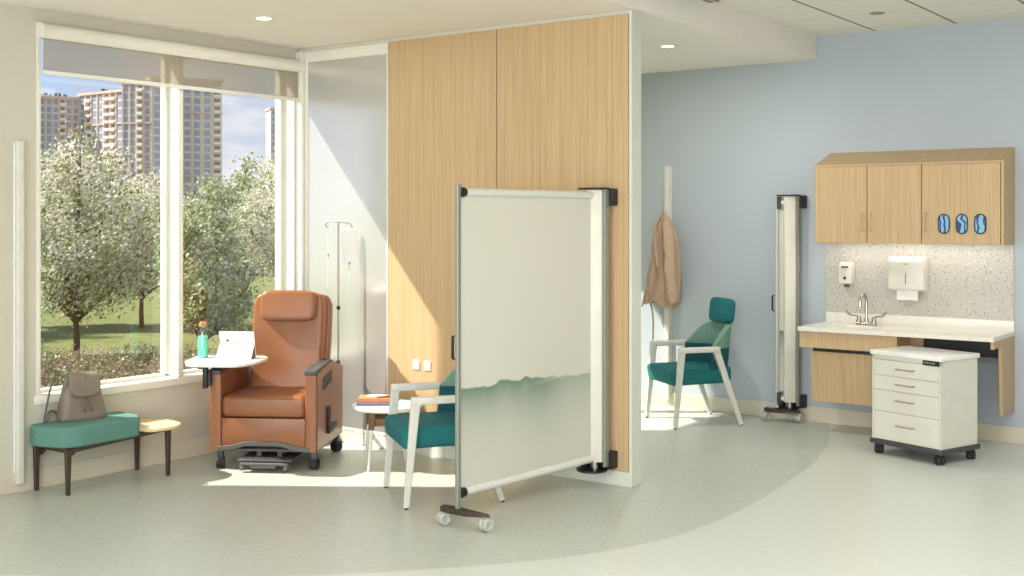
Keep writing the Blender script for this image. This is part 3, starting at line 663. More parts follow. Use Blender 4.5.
# back
LM = Matrix.Translation((0, .385, .40)) @ Matrix.Rotation(R(-10.5), 4, 'X')
m = MB(); bpoly = [(-.236, 0), (.232, 0), (.240, .40), (.238, .60), (.215, .655), (.17, .672), (-.17, .672), (-.218, .655), (-.243, .60), (-.243, .40)]
m.prism(round_poly(bpoly, .03, 4), 0, .125, 'xz', .030, 5, LM); m.obj('backrest', M['leather'], rc)
m = MB(); m.prism(round_poly([(x*1.10, z*1.0) for x, z in bpoly], .03, 4), .085, .150, 'xz', .018, 4, LM); m.obj('back_shell', M['leather'], rc)
m = MB(); m.pillow((-.180, -.055, .475), (.190, .035, .678), 5.5, 12, LM); pw = m.obj('head_pillow', M['leather'], rc)
for x, y, rr in ((-.295, .02, .4), (.295, .02, -.2), (-.295, .585, .3), (.295, .585, 1.0)):
    m = MB(); m.box((x-.019, y-.019, .062), (x+.019, y+.019, .118), .006, 2); o = m.obj('caster_housing', M['dark'], rc)
    caster(o, x, y, .036, wm='rubber', rz=rr, z1=.08)
m = MB(); m.box((-.15, -.10, .064), (.19, .16, .080), .008, 3); m.box((-.06, .0, .080), (-.03, .2, .11)); m.box((.07, .0, .080), (.10, .2, .11)); ft = m.obj('footrest', M['dark'], rc)
m = MB(); m.box((-.13, -.112, .045), (.17, -.098, .062), .004, 1); m.box((-.07, -.108, .028), (.09, -.095, .044), .003, 1); m.obj('pedal_bar', M['grey'], ft)
for x in (-.12, .15):
    m = MB(); m.lathe([(0, -.012), (.020, -.012), (.022, 0), (.020, .012), (0, .012)], (0, 0, 0), 14, Matrix.Translation((x, -.09, .032)) @ Matrix.Rotation(R(90), 4, 'Y')); m.obj('foot_wheel', M['grey'], ft)
# pole of the drip stand clamped to the back of the recliner
m = MB(); m.tube([(.262, .775, .16), (.262, .775, 1.512)], .0065, 10); ivp = m.obj('iv_pole', M['steel'], rc)
m = MB(); m.lathe([(0, -.014), (.012, -.012), (.014, 0), (.012, .012), (0, .014)], (.262, .775, .935), 12); m.obj('height_knob', M['black'], ivp)
for z in (.30, .55):
    m = MB(); m.box((.252, .60, z), (.272, .785, z+.03), .003, 1); m.obj('pole_clamp', M['black'], ivp)
Rr = Matrix.Rotation(-TH+R(36.27), 3, 'Z')   # hooks roughly along the viewer's left-right
def hk(x, y, z): p = Vector((.262, .775, 1.515))+Matrix.Rotation(R(4), 3, 'Z') @ Vector((x, y, z)); return tuple(p)
m = MB()
m.tube(spline([hk(0, 0, 0), hk(-.05, 0, .003), hk(-.078, 0, -.004), hk(-.088, .01, -.022), hk(-.080, .02, -.034), hk(-.072, .02, -.024)], 5), .003, 6)
m.tube(spline([hk(0, 0, .002), hk(.05, 0, -.004), hk(.085, 0, -.014), hk(.09, .01, -.032), hk(.075, .02, -.040), hk(.062, .02, -.030)], 5), .003, 6); m.obj('pole_hook', M['steel'], ivp)
iv = thing('iv_bag', 'clear fluid bag hanging from the pole behind the recliner', 'iv bag', rloc(.262+.074, .790, 1.473), R(36.3))
m = MB()
def bagf(u, v):
    a = 2*math.pi*u; z = -.23*v; k = min(1, v*9)*min(1, (1-v)*5+.25); c, s = math.cos(a), math.sin(a)
    return (.047*math.copysign(abs(c)**.6, c)*(1 if v < .85 else 1-(v-.85)*3), (.003+.016*math.sin(math.pi*min(1, v*1.05))**.6)*s if k else 0, z)
g = m.grid(bagf, 28, 20, True); m.bm.faces.new([r[-1] for r in g]); m.bm.faces.new([r[0] for r in g]); m.obj('bag_film', M['bag'], iv, sharp=60)
m = MB(); m.box((-.026, -.014, -.17), (.018, -.0125, -.06)); m.obj('bag_label', M['paper'], iv, sharp=0)
m = MB(); m.tube([(0, 0, -.228), (0, 0, -.245)], .006, 10); m.tube([(-.012, 0, -.24), (.004, 0, -.24)], .004, 8); m.obj('port_clamp', M['green'], iv)
m = MB(); m.tube([(0, 0, -.245), (0, 0, -.29)], [.006, .004], 10); m.obj('drip_chamber', M['clear'], iv)
m = MB(); m.tube(spline([(0, 0, -.29), (-.02, 0, -.5), (-.04, -.0, -.8), (-.045, .01, -1.0)], 6), .0016, 5); m.obj('drip_tube', M['clear'], iv)
m = MB(); m.tube([(0, 0, .002), (0, 0, -.01)], .004, 8); m.obj('hanging_loop', M['paper'], iv)
dl = thing('drip_line', 'thin clear line with green clamp hanging from the pole left hook', 'tube', rloc(.262-.078, .790, 1.469), 0)
m = MB(); m.tube(spline([(0, 0, 0), (.004, 0, -.12), (.0, 0, -.4), (.01, 0, -.8), (.0, .0, -1.0)], 6), .0018, 5); m.obj('line', M['clear'], dl)
m = MB(); m.tube([(.004, 0, -.17), (.004, 0, -.19)], .005, 8); m.obj('clamp', M['green'], dl)
# tray
m = MB(); tr = round_poly([(-.530, .33), (-.505, -.03), (-.43, -.21), (-.11, -.215), (-.045, -.06), (-.03, .17), (-.12, .33), (-.32, .405)], .07, 7)
m.prism(tr, .648, .666, 'xy', .006, 3); m.obj('tray', M['whitegloss'], rc)
m = MB(); m.box((-.378, -.075, .50), (-.349, -.03, .640), .008, 2); m.box((-.378, -.16, .632), (-.345, .20, .648), .004, 1); m.bar((-.36, -.05, .638), (-.16, -.02, .642), (.03, .012), (.03, .012), (0, 1, 0)); m.box((-.352, -.06, .52), (-.33, -.035, .60)); m.obj('tray_arm', M['black'], rc)
zt = .6662
bt = thing('water_bottle', 'glass bottle of mint green liquid with cork cap on the tray', 'bottle', rloc(-.448, .13, zt)); bt.scale = (1.06, 1.06, 1.06)
m = MB(); m.lathe([(0, 0), (.028, 0), (.031, .004), (.031, .150), (.029, .162), (.018, .175), (.017, .186), (0, .186)], n=24); m.obj('bottle_glass', M['clear'], bt)
m = MB(); m.lathe([(0, .003), (.0285, .003), (.029, .006), (.029, .128), (0, .128)], n=24); m.obj('liquid', M['tealplastic'], bt)
m = MB(); m.lathe([(0, .184), (.0195, .184), (.0205, .188), (.0205, .208), (.018, .212), (0, .212)], n=20); m.obj('cap', M['cork'], bt)
tb = thing('tablet_computer', 'white tablet propped on its folded cover on the recliner tray', 'tablet', rloc(-.225, .10, zt), TH)
hw = .112
m = MB(); m.prism([(.060, .0), (.068, .0), (.018, .168), (.010, .168)], -hw, hw, 'yz', .002, 2); m.obj('screen', M['whitegloss'], tb)
m = MB(); m.prism([(.012, .168), (.009, .166), (.030, .098), (-.050, .003), (-.047, -.0), (-.044, .0), (.034, .095), (.036, .099)], -hw, hw, 'yz', .0008, 1); m.obj('cover', M['whitegloss'], tb)
m = MB(); m.prism([(-.040, .0), (.058, .0), (.034, .090)], hw-.012, hw-.004, 'yz'); m.prism([(-.040, .0), (.058, .0), (.034, .090)], -hw+.004, -hw+.012, 'yz'); m.obj('stand_gusset', M['grey'], tb)
m = MB(); m.lathe([(0, 0), (.009, 0), (.009, .002), (0, .002)], (0, 0, 0), 16, Matrix.Translation((-.062, .0255, .110)) @ Matrix.Rotation(R(106), 4, 'X')); m.obj('camera_lens', M['grey'], tb)

# ------------------------------------------------------------------ side table and things on it
st = thing('side_table', 'low round white side table with wood brackets beside the recliner', 'table', (-4.945, 5.43, 0), R(-43))
m = MB(); m.lathe([(0, .362), (.205, .362), (.217, .368), (.221, .377), (.218, .387), (.0, .390)], n=48); m.obj('table_top', M['whitegloss'], st)
for sx in (-1, 1):
    for sy in (-1, 1):
        m = MB(); m.tube([(sx*.125, sy*.125, 0), (sx*.105, sy*.105, .26)], [.009, .014], 12); lg = m.obj('leg', M['whitemetal'], st)
        m = MB(); m.bar((sx*.107, sy*.107, .25), (sx*.098, sy*.098, .366), (.030, .034), (.034, .040), (1, 0, 0)); m.obj('leg_bracket', M['brown'], lg)
m = MB()
for a in (-1, 1):
    m.bar((-.10, a*.10, .292), (.10, a*.10, .292), (.014, .044), (.014, .044), (0, 1, 0)); m.bar((a*.10, -.10, .292), (a*.10, .10, .292), (.014, .044), (.014, .044), (1, 0, 0))
m.obj('stretcher', M['brown'], st)
def book(x, y, z, rz, w, d, h, mat, lab):
    t = thing('book', lab, 'book', (x, y, z), rz, 'books on the side table')
    m = MB(); m.box((-w/2, -d/2, 0), (w/2, d/2, .003), .001, 1); m.box((-w/2, -d/2, h-.003), (w/2, d/2, h), .001, 1); m.box((-w/2, -d/2, .0), (-w/2+.003, d/2, h), .001, 1); m.obj('cover', mat, t)
    m = MB(); m.box((-w/2+.002, -d/2+.004, .003), (w/2-.004, d/2-.004, h-.003)); m.obj('pages', mat, t, sharp=0)
bx, by = -5.01, 5.385
book(bx, by, .3902, R(36), .20, .15, .024, M['purple'], 'violet grey book at the bottom of the stack on the side table')
book(bx+.004, by+.004, .4144, R(36), .205, .155, .020, M['orange'], 'orange book on top of the violet grey one')
m = MB(); m.box((-.06, -.035, 0), (.06, .035, .004), .001, 1); pp = m.obj('notepad', M['paper'], None, loc=(bx+.0, by+.02, .4346)); pp.rotation_euler = (0, 0, R(25)); tag(pp, 'small white notepad lying on the orange book', 'notepad')
m = MB(); m.tube([(-.045, 0, .005), (.045, 0, .005)], .005, 8); m.tube([(.045, 0, .005), (.058, 0, .005)], [.004, .001], 8); pn = m.obj('pen', M['maroon'], None, loc=(bx+.075, by+.005, .4346)); pn.rotation_euler = (0, 0, R(50)); tag(pn, 'dark red pen lying on the orange book', 'pen')
m = MB(); m.box((-.055, -.04, 0), (.055, .04, .003)); m.box((-.05, -.038, .003), (.06, .038, .006), .001, 1); mg = m.obj('leaflet', M['paper'], None, loc=(-4.84, 5.47, .3902)); mg.rotation_euler = (0, 0, R(20)); tag(mg, 'white leaflet lying at the right of the side table', 'leaflet')

# ------------------------------------------------------------------ wall cabinet
CX0, CX1, CY, CZ0 = -3.297, -1.987, 8.232, 1.362
wc = thing('wall_cabinet', 'oak wall cabinet with sloped top and three doors above the sink', 'cabinet', (CX0, CY, CZ0))
m = MB(); w_ = CX1-CX0; dd = BY-CY-.001
m.prism([(.018, .02), (dd, .02), (dd, .668), (.002, .566), (.002, .552), (.018, .552)], .019, w_-.019, 'yz', .001, 1); m.obj('carcass', M['oakx'], wc)
for x0 in (0, w_-.018):
    m = MB(); m.prism([(0, 0), (dd, 0), (dd, .668), (0, .566)], x0, x0+.018, 'yz', .001, 1); m.obj('side_panel', M['oak'], wc)
m = MB(); m.box((.0185, .018, .026), (w_-.0185, dd, .044)); m.obj('bottom_panel', M['oak'], wc)
dx = [.003, -2.909-CX0, -2.527-CX0, w_-.020]
for k in range(3):
    a, b = dx[k]+.0022, dx[k+1]-.0022
    m = MB(); m.box((a, -.003, .004), (b, .016, .550), .0015, 1); d = m.obj('door', M['oak'], wc)
    hx = (b-.028) if k == 0 else a+.028
    m = MB(); m.tube([(hx, -.003, .213), (hx, -.026, .213), (hx, -.026, .087), (hx, -.003, .087)], .0045, 8); m.obj('handle', M['brass'], d)
    if k == 2:
        for X_ in (-2.375, -2.256, -2.136):
            x = X_-CX0; z = .141
            ring = lambda s: [(x+(math.cos(q)*.036*s), z+(math.copysign(.029, math.sin(q)) if abs(math.sin(q)) > 1e-6 else 0)+math.sin(q)*.036*s) for q in [2*math.pi*i/28 for i in range(28)]]
            pts = [(p[0], -.007, p[1]) for p in ring(1)]
            mm = MB(); mm.tube([Vector(p) for p in pts]+[Vector(pts[0])], .0042, 8, caps=False); gpn = mm.obj('glove_port', M['black'], d)
            mm = MB(); mm.prism(ring(.97), -.0075, -.0035, 'xz'); mm.obj('glove', M['glove'], gpn)
m = MB(); m.box((.05, .13, .018), (w_-.05, .16, .0255), .002, 1); m.obj('led_strip', M['strip'], wc)
# backsplash
m = MB(); m.box((-3.33, BY-.010, .838), (-1.994, BY-.0005, 1.361)); tag(m.obj('backsplash', M['terrazzo'], sharp=0), 'speckled terrazzo backsplash between the counter and the oak cabinet', 'backsplash')
# soap dispenser
sp = thing('soap_dispenser', 'small white soap dispenser on the speckled backsplash', 'soap dispenser', (-3.147, BY-.0105, 1.13))
m = MB(); m.prism(round_poly([(-.092, -.072), (0, -.082), (0, .088), (-.075, .088), (-.088, .06)], .012, 4), -.047, .047, 'yz', .006, 2); m.obj('housing', M['cart'], sp)
m = MB(); m.box((-.026, -.0935, .045), (.026, -.070, .058), .003, 1); m.obj('level_window', M['dark'], sp)
m = MB(); m.lathe([(0, 0), (.011, 0), (.011, .004), (0, .004)], (0, 0, 0), 16, Matrix.Translation((0, -.0895, -.030)) @ Matrix.Rotation(R(90), 4, 'X')); m.obj('lock', M['black'], sp)
m = MB(); m.box((-.015, -.07, -.096), (.015, -.03, -.079), .004, 1); m.obj('nozzle', M['grey'], sp)
# towel dispenser
td = thing('paper_towel_dispenser', 'large white paper towel dispenser on the speckled backsplash', 'towel dispenser', (-2.690, BY-.0105, 1.012))
m = MB(); m.prism(round_poly([(-.125, .018), (0, .0), (0, .255), (-.105, .255), (-.122, .22)], .012, 4), -.125, .125, 'yz', .006, 2); m.obj('housing', M['cart'], td)
m = MB(); m.box((-.02, -.124, .200), (.02, -.112, .207), .003, 1); m.box((-.0025, -.1265, .06), (.0025, -.115, .135), .001, 1); m.obj('lock_slot', M['dark'], td)
m = MB(); m.box((-.075, -.085, -.055), (.075, -.080, .015)); m.box((-.07, -.078, -.048), (.07, -.074, .015)); m.obj('paper_towel', M['paper'], td, sharp=0)

# ------------------------------------------------------------------ counter
ct = thing('sink_counter', 'white wall-hung counter with sink basin and oak apron panels', 'counter', (-3.322, 7.975, 0))
cw, cd = 1.333, BY-7.975-.0005
m = MB()
def ctop():
    bm = m.bm; n = 40; cx_, cy_, rx, ry = .36, .235, .17, .125
    o_ = [(0, 0), (cw, 0), (cw, cd), (0, cd)]
    def edge_pt(a):
        dx_, dy_ = math.cos(a), math.sin(a); t = 1e9
        for v, lim0, lim1, c0 in ((dx_, 0, cw, cx_), (dy_, 0, cd, cy_)):
            if v > 1e-9: t = min(t, (lim1-c0)/v)
            elif v < -1e-9: t = min(t, (lim0-c0)/v)
        return (cx_+dx_*t, cy_+dy_*t)
    angs = [2*math.pi*i/n for i in range(n)]+[math.atan2(y-cy_, x-cx_) % (2*math.pi) for x, y in o_]; angs = sorted(set(angs)); N = len(angs)
    ot = [bm.verts.new((*edge_pt(a), .768)) for a in angs]; ob_ = [bm.verts.new((*edge_pt(a), .739)) for a in angs]
    rr = lambda s, z: [bm.verts.new((cx_+math.cos(a)*rx*s, cy_+math.sin(a)*ry*s, z)) for a in angs]
    rings = [ot, rr(1, .768), rr(.975, .762), rr(.93, .70), rr(.80, .655), rr(.45, .642)]
    for A_, B_ in zip(rings, rings[1:]):
        for i in range(N): j = (i+1) % N; bm.faces.new((A_[i], A_[j], B_[j], B_[i]))
    bm.faces.new(rings[-1])
    for i in range(N): j = (i+1) % N; bm.faces.new((ob_[i], ob_[j], ot[j], ot[i]))
ctop()
m.box((0, cd-.018, .766), (cw, cd, .838), .003, 2); m.obj('countertop', M['counter'], ct)
m = MB(); m.lathe([(0, 0), (.02, 0), (.022, .002), (0, .002)], (.36, .235, .6425), 16); m.obj('drain', M['steel'], ct)
m = MB(); m.box((.004, .022, .622), (.70, .040, .7385)); m.box((.004, .040, .622), (.020, cd, .7385)); m.box((.684, .040, .622), (.70, .33, .7385)); m.box((.70, .312, .60), (.79, .33, .7385)); m.obj('apron', M['oak'], ct)
m = MB()
q = [(.105, .588), (.150, .225), (cd, .225), (cd, .588)]
m.prism(q, .052, .066, 'yz'); m.prism(q, .70, .714, 'yz'); m.prism([(.105, .588), (.122, .588), (.167, .225), (.150, .225)], .066, .70, 'yz'); m.box((.066, .19, .225), (.70, cd, .240)); m.obj('knee_panel', M['oakx'], ct)
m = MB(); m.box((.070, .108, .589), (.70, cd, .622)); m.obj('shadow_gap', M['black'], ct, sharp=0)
m = MB(); m.box((.70, .34, .60), (cw-.022, .358, .735)); m.obj('rear_rail', M['black'], ct, sharp=0)
m = MB(); m.prism([(.012, .738), (cd, .738), (cd, .225), (.240, .225), (.205, .69), (.012, .69)], cw-.022, cw, 'yz', .002, 1); m.obj('end_bracket', M['oak'], ct)
m = MB()
fa = thing('faucet', 'chrome gooseneck faucet with two wrist blade handles on the counter', 'faucet', (-2.965, 8.375, .768))
m = MB(); m.box((-.075, -.022, 0), (.075, .022, .020), .008, 3); m.obj('deck_plate', M['steel'], fa)
m = MB(); m.lathe([(.017, .018), (.016, .05), (.010, .055)], n=16); m.tube(spline([(0, 0, .05), (0, 0, .15), (0, -.008, .195), (0, -.060, .224), (0, -.118, .20), (0, -.128, .16), (0, -.128, .135)], 6), .0105, 10); m.obj('spout', M['steel'], fa)
for s in (-1, 1):
    m = MB(); m.lathe([(.020, .018), (.016, .045), (.012, .06), (0, .064)], (s*.055, 0, 0), 14)
    m.tube(spline([(s*.055, 0, .055), (s*.080, -.004, .066), (s*.110, -.008, .068), (s*.135, -.010, .082), (s*.146, -.010, .104)], 5), [.008+.005*min(1, q/12) for q in range(21)], 8, flat=(1.0, .6)); m.obj('blade_handle', M['steel'], fa)

# ------------------------------------------------------------------ cart
ca = thing('drawer_cart', 'white four-drawer medical cart on black casters before the counter', 'cart', (-2.357, 7.733, 0), R(-19.5))
hw, hd = .260, .190
m = MB(); m.box((-hw-.014, -hd-.014, .068), (hw+.014, hd+.014, .100), .006, 2); m.obj('bumper_base', M['dark'], ca)
m = MB(); m.box((-hw, -hd+.016, .098), (hw, hd, .650), .003, 1); m.box((-hw, -hd, .098), (-hw+.014, -hd+.02, .650)); m.box((hw-.014, -hd, .098), (hw, -hd+.02, .650)); m.box((-hw, -hd, .624), (hw, -hd+.02, .650)); m.obj('body', M['cart'], ca)
m = MB(); m.box((-hw-.012, -hd-.014, .648), (hw+.012, hd+.012, .680), .008, 3); m.obj('top', M['whitegloss'], ca)
for z0, z1 in ((.520, .621), (.425, .5175), (.287, .4225), (.102, .2845)):
    m = MB(); m.box((-hw+.016, -hd-.001, z0), (hw-.016, -hd+.016, z1), .0015, 1); d = m.obj('drawer', M['cart'], ca)
    zh = (z0+z1)/2+(.0 if z1-z0 < .11 else .012)
    m = MB(); m.tube([(-.066, -hd, zh), (-.064, -hd-.022, zh), (.064, -hd-.022, zh), (.066, -hd, zh)], .0048, 8); m.obj('handle', M['brass'], d)
m = MB(); m.box((hw-.125, -hd-.012, .618), (hw-.006, -hd+.001, .652), .004, 2); kp = m.obj('keypad_lock', M['black'], ca)
for k in range(4):
    m = MB(); m.box((hw-.116+k*.019, -hd-.0135, .629), (hw-.102+k*.019+(.012 if k == 3 else 0), -hd-.0115, .641), .001, 1); m.obj('key', M['steel'], kp)
for x, y, rr in ((-hw+.03, -hd+.03, .5), (hw-.03, -hd+.03, 1.1), (-hw+.03, hd-.03, .2), (hw-.03, hd-.03, .8)):
    caster(ca, x, y, .031, wm='rubber', rz=rr, z1=.07)

# ------------------------------------------------------------------ outdoors
GZ = -1.0
m = MB(); m.box((-900, -120, GZ-.3), (WX-.25, 900, GZ)); struct(m.obj('ground', M['lawn'], sharp=0), 'lawn outside the window')
F = Vector((-.5917, .8062, 0)); RT_ = Vector((.8062, .5917, 0))
def at(px, d, z): p = F*d+RT_*((px-512)/1176*d); return Vector((p.x, p.y, z))
def leaves(m, pts, s, rnd):
    bm = m.bm
    for p in pts:
        n = Vector((rnd.gauss(0, 1), rnd.gauss(0, 1), rnd.gauss(0, 1))).normalized(); a = n.orthogonal().normalized(); b = n.cross(a)
        k = s*rnd.uniform(.6, 1.3); l = k*rnd.uniform(.5, .8)
        vs = [bm.verts.new(p+a*k+n*k*.2), bm.verts.new(p+b*l), bm.verts.new(p-a*k+n*k*.2), bm.verts.new(p-b*l)]
        bm.faces.new(vs)
def make_tree(lab, h, r, nleaf, nbl, seed, trunk_h=.9, lean=0, multi=False, ls=.06):
    rnd = random.Random(seed); t = thing('blossom_tree', lab, 'tree', group='blossom trees on the lawn')
    m = MB(); tips = []
    base = Vector((0, 0, 0)); fork = Vector((lean, 0, trunk_h))
    m.tube(spline([base, Vector((lean*.5, .02, trunk_h*.5)), fork], 4), [.062-.002*i for i in range(9)], 8)
    nb = 9
    for i in range(nb):
        a = 2*math.pi*i/nb+rnd.uniform(-.3, .3); el = rnd.uniform(.35, 1.3) if i else 1.5
        L = r*rnd.uniform(.75, 1.0)/max(.45, math.cos(el)) if el < 1.0 else (h-trunk_h)*rnd.uniform(.7, .92)
        L = min(L, (h-trunk_h)*.95)
        d = Vector((math.cos(a)*math.cos(el), math.sin(a)*math.cos(el), math.sin(el)))
        p1 = fork+d*L*.5+Vector((0, 0, .02)); p2 = fork+d*L+Vector((0, 0, .15*L))
        pts = spline([fork-Vector((0, 0, .05)), p1, p2], 5); m.tube(pts, [.045*(1-j/len(pts)*.75) for j in range(len(pts))], 6)
        for j in range(3, len(pts)):
            for _ in range(2):
                d2 = (d+Vector((rnd.gauss(0, .6), rnd.gauss(0, .6), rnd.gauss(.35, .4)))).normalized(); q = pts[j]; e = q+d2*rnd.uniform(.4, .8)*r*.5
                m.tube([q, (q+e)/2+Vector((0, 0, .03)), e], [.016, .011, .006], 5); tips.append((q, e))
    m.obj('trunk', M['bark'], t)
    cz = trunk_h+(h-trunk_h)*.53; hz = (h-trunk_h)*.50
    cl = []
    for _ in range(150):
        while True:
            v = Vector((rnd.uniform(-1, 1), rnd.uniform(-1, 1), rnd.uniform(-1, 1)))
            if .25 < v.length < 1: break
        v = v*(v.length**-.35); tap = 1-.28*max(0, v.z)
        cl.append(Vector((v.x*r*.92*tap, v.y*r*.92*tap, cz+v.z*hz)))
    cl += [e for q, e in tips]
    def cloud(n):
        o = []
        for _ in range(n):
            c = rnd.choice(cl); s = r*.105; o.append(c+Vector((rnd.gauss(0, s), rnd.gauss(0, s), rnd.gauss(0, s*.9))))
        return o
    m = MB(); leaves(m, cloud(nleaf), ls, rnd); m.obj('foliage', M['leaf'], t, sharp=0)
    m = MB(); leaves(m, cloud(nbl), ls*.85, rnd); m.obj('blossoms', M['blossom'], t, sharp=0)
    return t
def put(t, px, d, rz=0, z=GZ, s=1):
    t.location = at(px, d, z); t.rotation_euler = (0, 0, rz); t.scale = (s, s, s); return t
tA = put(make_tree('large white blossoming tree filling the left window pane', 3.55, 1.45, 8000, 20000, 3, .82, ls=.038), 76, 20)
tB = put(make_tree('leafy greener tree with forked trunk just right of the mullion', 2.75, .75, 8500, 3500, 5, .65, ls=.036), 202, 18.5)
tC = put(make_tree('round green tree with a straight trunk farther out on the lawn', 3.6, 1.15, 15000, 7000, 8, 1.2, ls=.046), 243, 31)
tD = put(copy_tree(tA, label='white blossoming tree behind the large one, left of the mullion'), 142, 27, 1.7, s=.92)
tE = put(copy_tree(tA, label='pale blossoming tree at the right edge of the window'), 293, 30, 2.6, s=1.1)
tF = put(copy_tree(tC, label='blossoming tree at the far left edge of the window'), 18, 27, 2.2)
put(copy_tree(tA, label='white blossoming tree beyond the wall left of the window'), -110, 25, 4.1)
put(copy_tree(tC, label='green tree beyond the wall far left of the window'), -230, 30, 5.0)
def make_shrub(lab, h, r, n, seed, pink):
    rnd = random.Random(seed); t = thing('garden_shrub', lab, 'shrub', group='shrubs below the window')
    m = MB(); tips = []
    for i in range(60):
        a = rnd.uniform(0, 6.28); rr = r*math.sqrt(rnd.random()); b = Vector((math.cos(a)*rr*.55, math.sin(a)*rr*.55, 0)); e = Vector((math.cos(a)*rr*1.15, math.sin(a)*rr*1.15, h*rnd.uniform(.6, 1.05)*(1-.25*(rr/r)**2)))
        m.tube([b, (b+e)/2+Vector((0, 0, h*.1)), e], [.008, .006, .003], 4); tips.append((b, e))
    m.obj('stems', M['bark'], t)
    for nm, k, mt in (('foliage', n, M['shrubpink' if pink else 'shrub']), ('flowers', n//11, M['blossom'])):
        m = MB(); o = []
        for _ in range(k):
            b, e = rnd.choice(tips); f = rnd.uniform(.25, 1.05); o.append(b.lerp(e, f)+Vector((rnd.gauss(0, .06), rnd.gauss(0, .06), rnd.gauss(0, .05))))
        leaves(m, o, .021, rnd); m.obj(nm, mt, t, sharp=0)
    return t
sA = make_shrub('dense grey green shrub below the window', .85, .75, 8000, 11, False); sB = make_shrub('reddish flowering shrub below the window', .92, .7, 8000, 12, True)
put(sA, 48, 13.2); sA['label'] = 'grey green shrub outside behind the backpack, leftmost'
put(sB, 130, 13.4, .4); sB['label'] = 'reddish shrub outside, in front of the mullion'
rnd = random.Random(4)
spots = [(90, 12.9, 0, .95, 'grey green shrub outside right behind the backpack'), (170, 12.9, 0, .95, 'grey green shrub outside at the mullion foot'), (205, 14.4, 1, 1.0, 'reddish shrub outside behind the mint bottle'), (240, 13.6, 0, 1.0, 'grey green shrub outside behind the tablet'), (276, 14.0, 1, 1.0, 'reddish shrub outside at the recliner headrest'),
 (62, 15.6, 1, .80, 'reddish shrub outside in the second row, left pane'), (110, 15.8, 0, .80, 'grey green shrub outside in the second row, left pane'), (150, 15.4, 1, .80, 'reddish shrub outside in the second row near the mullion'), (190, 16.2, 0, .80, 'grey green shrub outside in the second row right of the mullion'), (228, 16.4, 1, .80, 'reddish shrub outside in the second row, right pane'), (262, 16.4, 0, .80, 'grey green shrub outside in the second row beside the recliner'),
 (40, 18.2, 0, .64, 'grey green shrub outside in the rear row, far left'), (100, 18.0, 1, .64, 'reddish shrub outside at the foot of the large blossoming tree'), (135, 18.4, 0, .64, 'grey green shrub outside in the rear row, left pane'), (176, 18.6, 0, .64, 'grey green shrub outside in the rear row behind the mullion'), (286, 17.4, 1, .64, 'reddish shrub outside at the right window jamb'), (20, 14.5, 1, 1.0, 'reddish shrub outside at the left window jamb')]
for px, d, k, s, lab in spots: put(copy_tree(sB if k else sA, label=lab), px, d, rnd.uniform(0, 6), s=s)
# far hedge
def hedge(px0, px1, d, h, n, lab, mt):
    t = thing('far_hedge', lab, 'hedge', at((px0+px1)/2, d, GZ)); p0, p1 = at(px0, d, 0), at(px1, d, 0); c = Vector(t.location); r2 = random.Random(int(px0+d))
    m = MB(); pts = []
    for _ in range(n):
        f = r2.random(); p = p0.lerp(p1, f)-Vector((c.x, c.y, 0)); hh = h*(.75+.25*math.sin(f*37)+.12*math.sin(f*91))
        p += Vector((r2.gauss(0, .5), r2.gauss(0, .5), abs(r2.random())**.6*hh)); pts.append(p)
    leaves(m, pts, .17, r2); m.obj('foliage', mt, t, sharp=0)
    m = MB()
    for i in range(24):
        p = p0.lerp(p1, (i+.5)/24)-Vector((c.x, c.y, 0)); m.tube([p, p+Vector((.1, 0, h*.7))], [.06, .03], 5)
    m.obj('stems', M['bark'], t)
hedge(150, 310, 52, 1.5, 9000, 'long grey green hedge at the far edge of the lawn, right pane', M['hedge'])
hedge(-260, 175, 56, 1.9, 9000, 'long hedge at the far edge of the lawn, left pane', M['hedge'])
hedge(140, 320, 80, 2.4, 8000, 'pale flowering hedge line below the towers', M['blossom'])
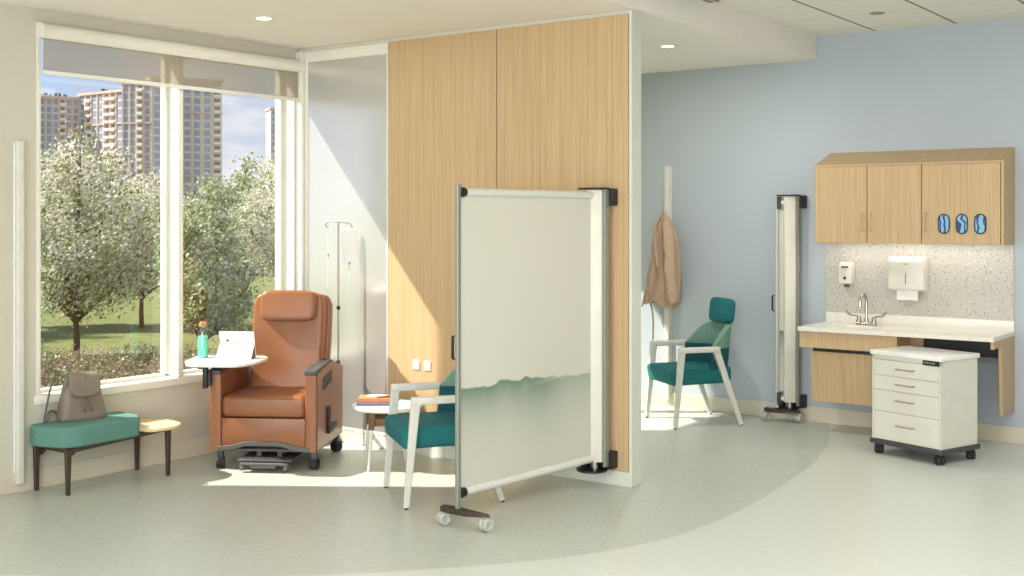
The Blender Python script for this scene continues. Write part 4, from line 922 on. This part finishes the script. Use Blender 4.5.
# towers
NW = [0]
def tower(lab, pa, pb, d0, d1, ztop, cols, floors, band_rows, loc_depth, balc=(), roofbits=0, pane='pane', side=None):
    """block whose visible face runs from (px pa, depth d0) to (px pb, depth d1)"""
    A_, B_ = at(pa, d0, GZ), at(pb, d1, GZ); u = (B_-A_); Lf = u.length; u.normalize(); n = Vector((u.y, -u.x, 0))
    if n.dot(-A_) < 0: n = -n
    t = thing('apartment_tower', lab, 'building', A_, math.atan2(u.y, u.x)); sgn = 1 if (Matrix.Rotation(-math.atan2(u.y, u.x), 3, 'Z') @ n).y > 0 else -1
    H = ztop-GZ; yb = -sgn*loc_depth
    def Bx(m, x0, x1, f0, f1, z0, z1): m.box((x0, min(sgn*f0, sgn*f1), z0), (x1, max(sgn*f0, sgn*f1), z1))
    m = MB(); Bx(m, 0, Lf, -loc_depth, 0, 0, H); m.obj('wall', M['pink'], t, sharp=0)
    m = MB(); Bx(m, -.6, Lf+.6, -loc_depth, .7, H, H+1.0); m.obj('cornice', M['pinkdk'], t, sharp=0)
    fh = H/floors
    for b in band_rows:
        m = MB(); Bx(m, -.2, Lf+.2, 0, .5, H-b*fh-.35, H-b*fh+.25); m.obj('string_course', M['pinkdk'], t, sharp=0)
    wcol = Lf/cols; rest = MB(); nrest = 0
    for i in range(cols):
        m = MB(); Bx(m, i*wcol-.22, i*wcol+.22, 0, .45, 0, H); m.obj('pilaster', M['pink'], t, sharp=0)
        for j in range(floors):
            x0, x1 = i*wcol+wcol*.20, (i+1)*wcol-wcol*.20; z1 = H-j*fh-fh*.15; z0 = H-(j+1)*fh+fh*.12
            if j < floors*.62 and cols*floors*.62 <= 100:
                m = MB(); Bx(m, x0, x1, -.1, .08, z0, z1); m.obj('window', M['panedk' if i in balc else pane], t, sharp=0)
                if i in balc:
                    m = MB(); Bx(m, x0-.3, x1+.3, 0, 1.0, z0-.15, z0+.85); m.obj('balcony', M['paper'], t, sharp=0)
            else: Bx(rest, x0, x1, -.1, .08, z0, z1); nrest += 1
    if nrest: o = rest.obj('window_rows', M[pane], t, sharp=0); o['kind'] = 'stuff'
    else: rest.bm.free()
    rr = random.Random(cols)
    for k in range(roofbits):
        m = MB(); x = rr.uniform(1, Lf-1); Bx(m, x, x+rr.uniform(.3, 1.4), -6, -5, H+1, H+1+rr.uniform(.6, 2.0)); m.obj('roof_unit', M['dark'], t, sharp=0)
    return t
def ztop(py, d): return 1.55+(217-py)/1176*d
tower('pinkish apartment wing at the far left of the view', 18, 79, 450, 466, ztop(98, 458), 9, 17, (4, 10), 12, (2, 6), 9)
tower('sunlit apartment wing with balconies left of the tall tower', 80, 123, 466, 450, ztop(94, 458), 7, 17, (4, 10), 12, (1, 4, 5), 6)
tower('tall tower bay with balconies left of the mullion', 123, 151, 449, 446, ztop(84, 447), 4, 18, (5,), 12, (2,), 0)
tower('tall blue-windowed tower face behind the mullion', 152, 222, 446, 458, ztop(80, 450), 7, 18, (4, 12), 12, (6,), 0)
tower('narrow distant tower at the right window jamb', 271, 300, 600, 606, ztop(110, 603), 4, 18, (3,), 12, (1,), 0)
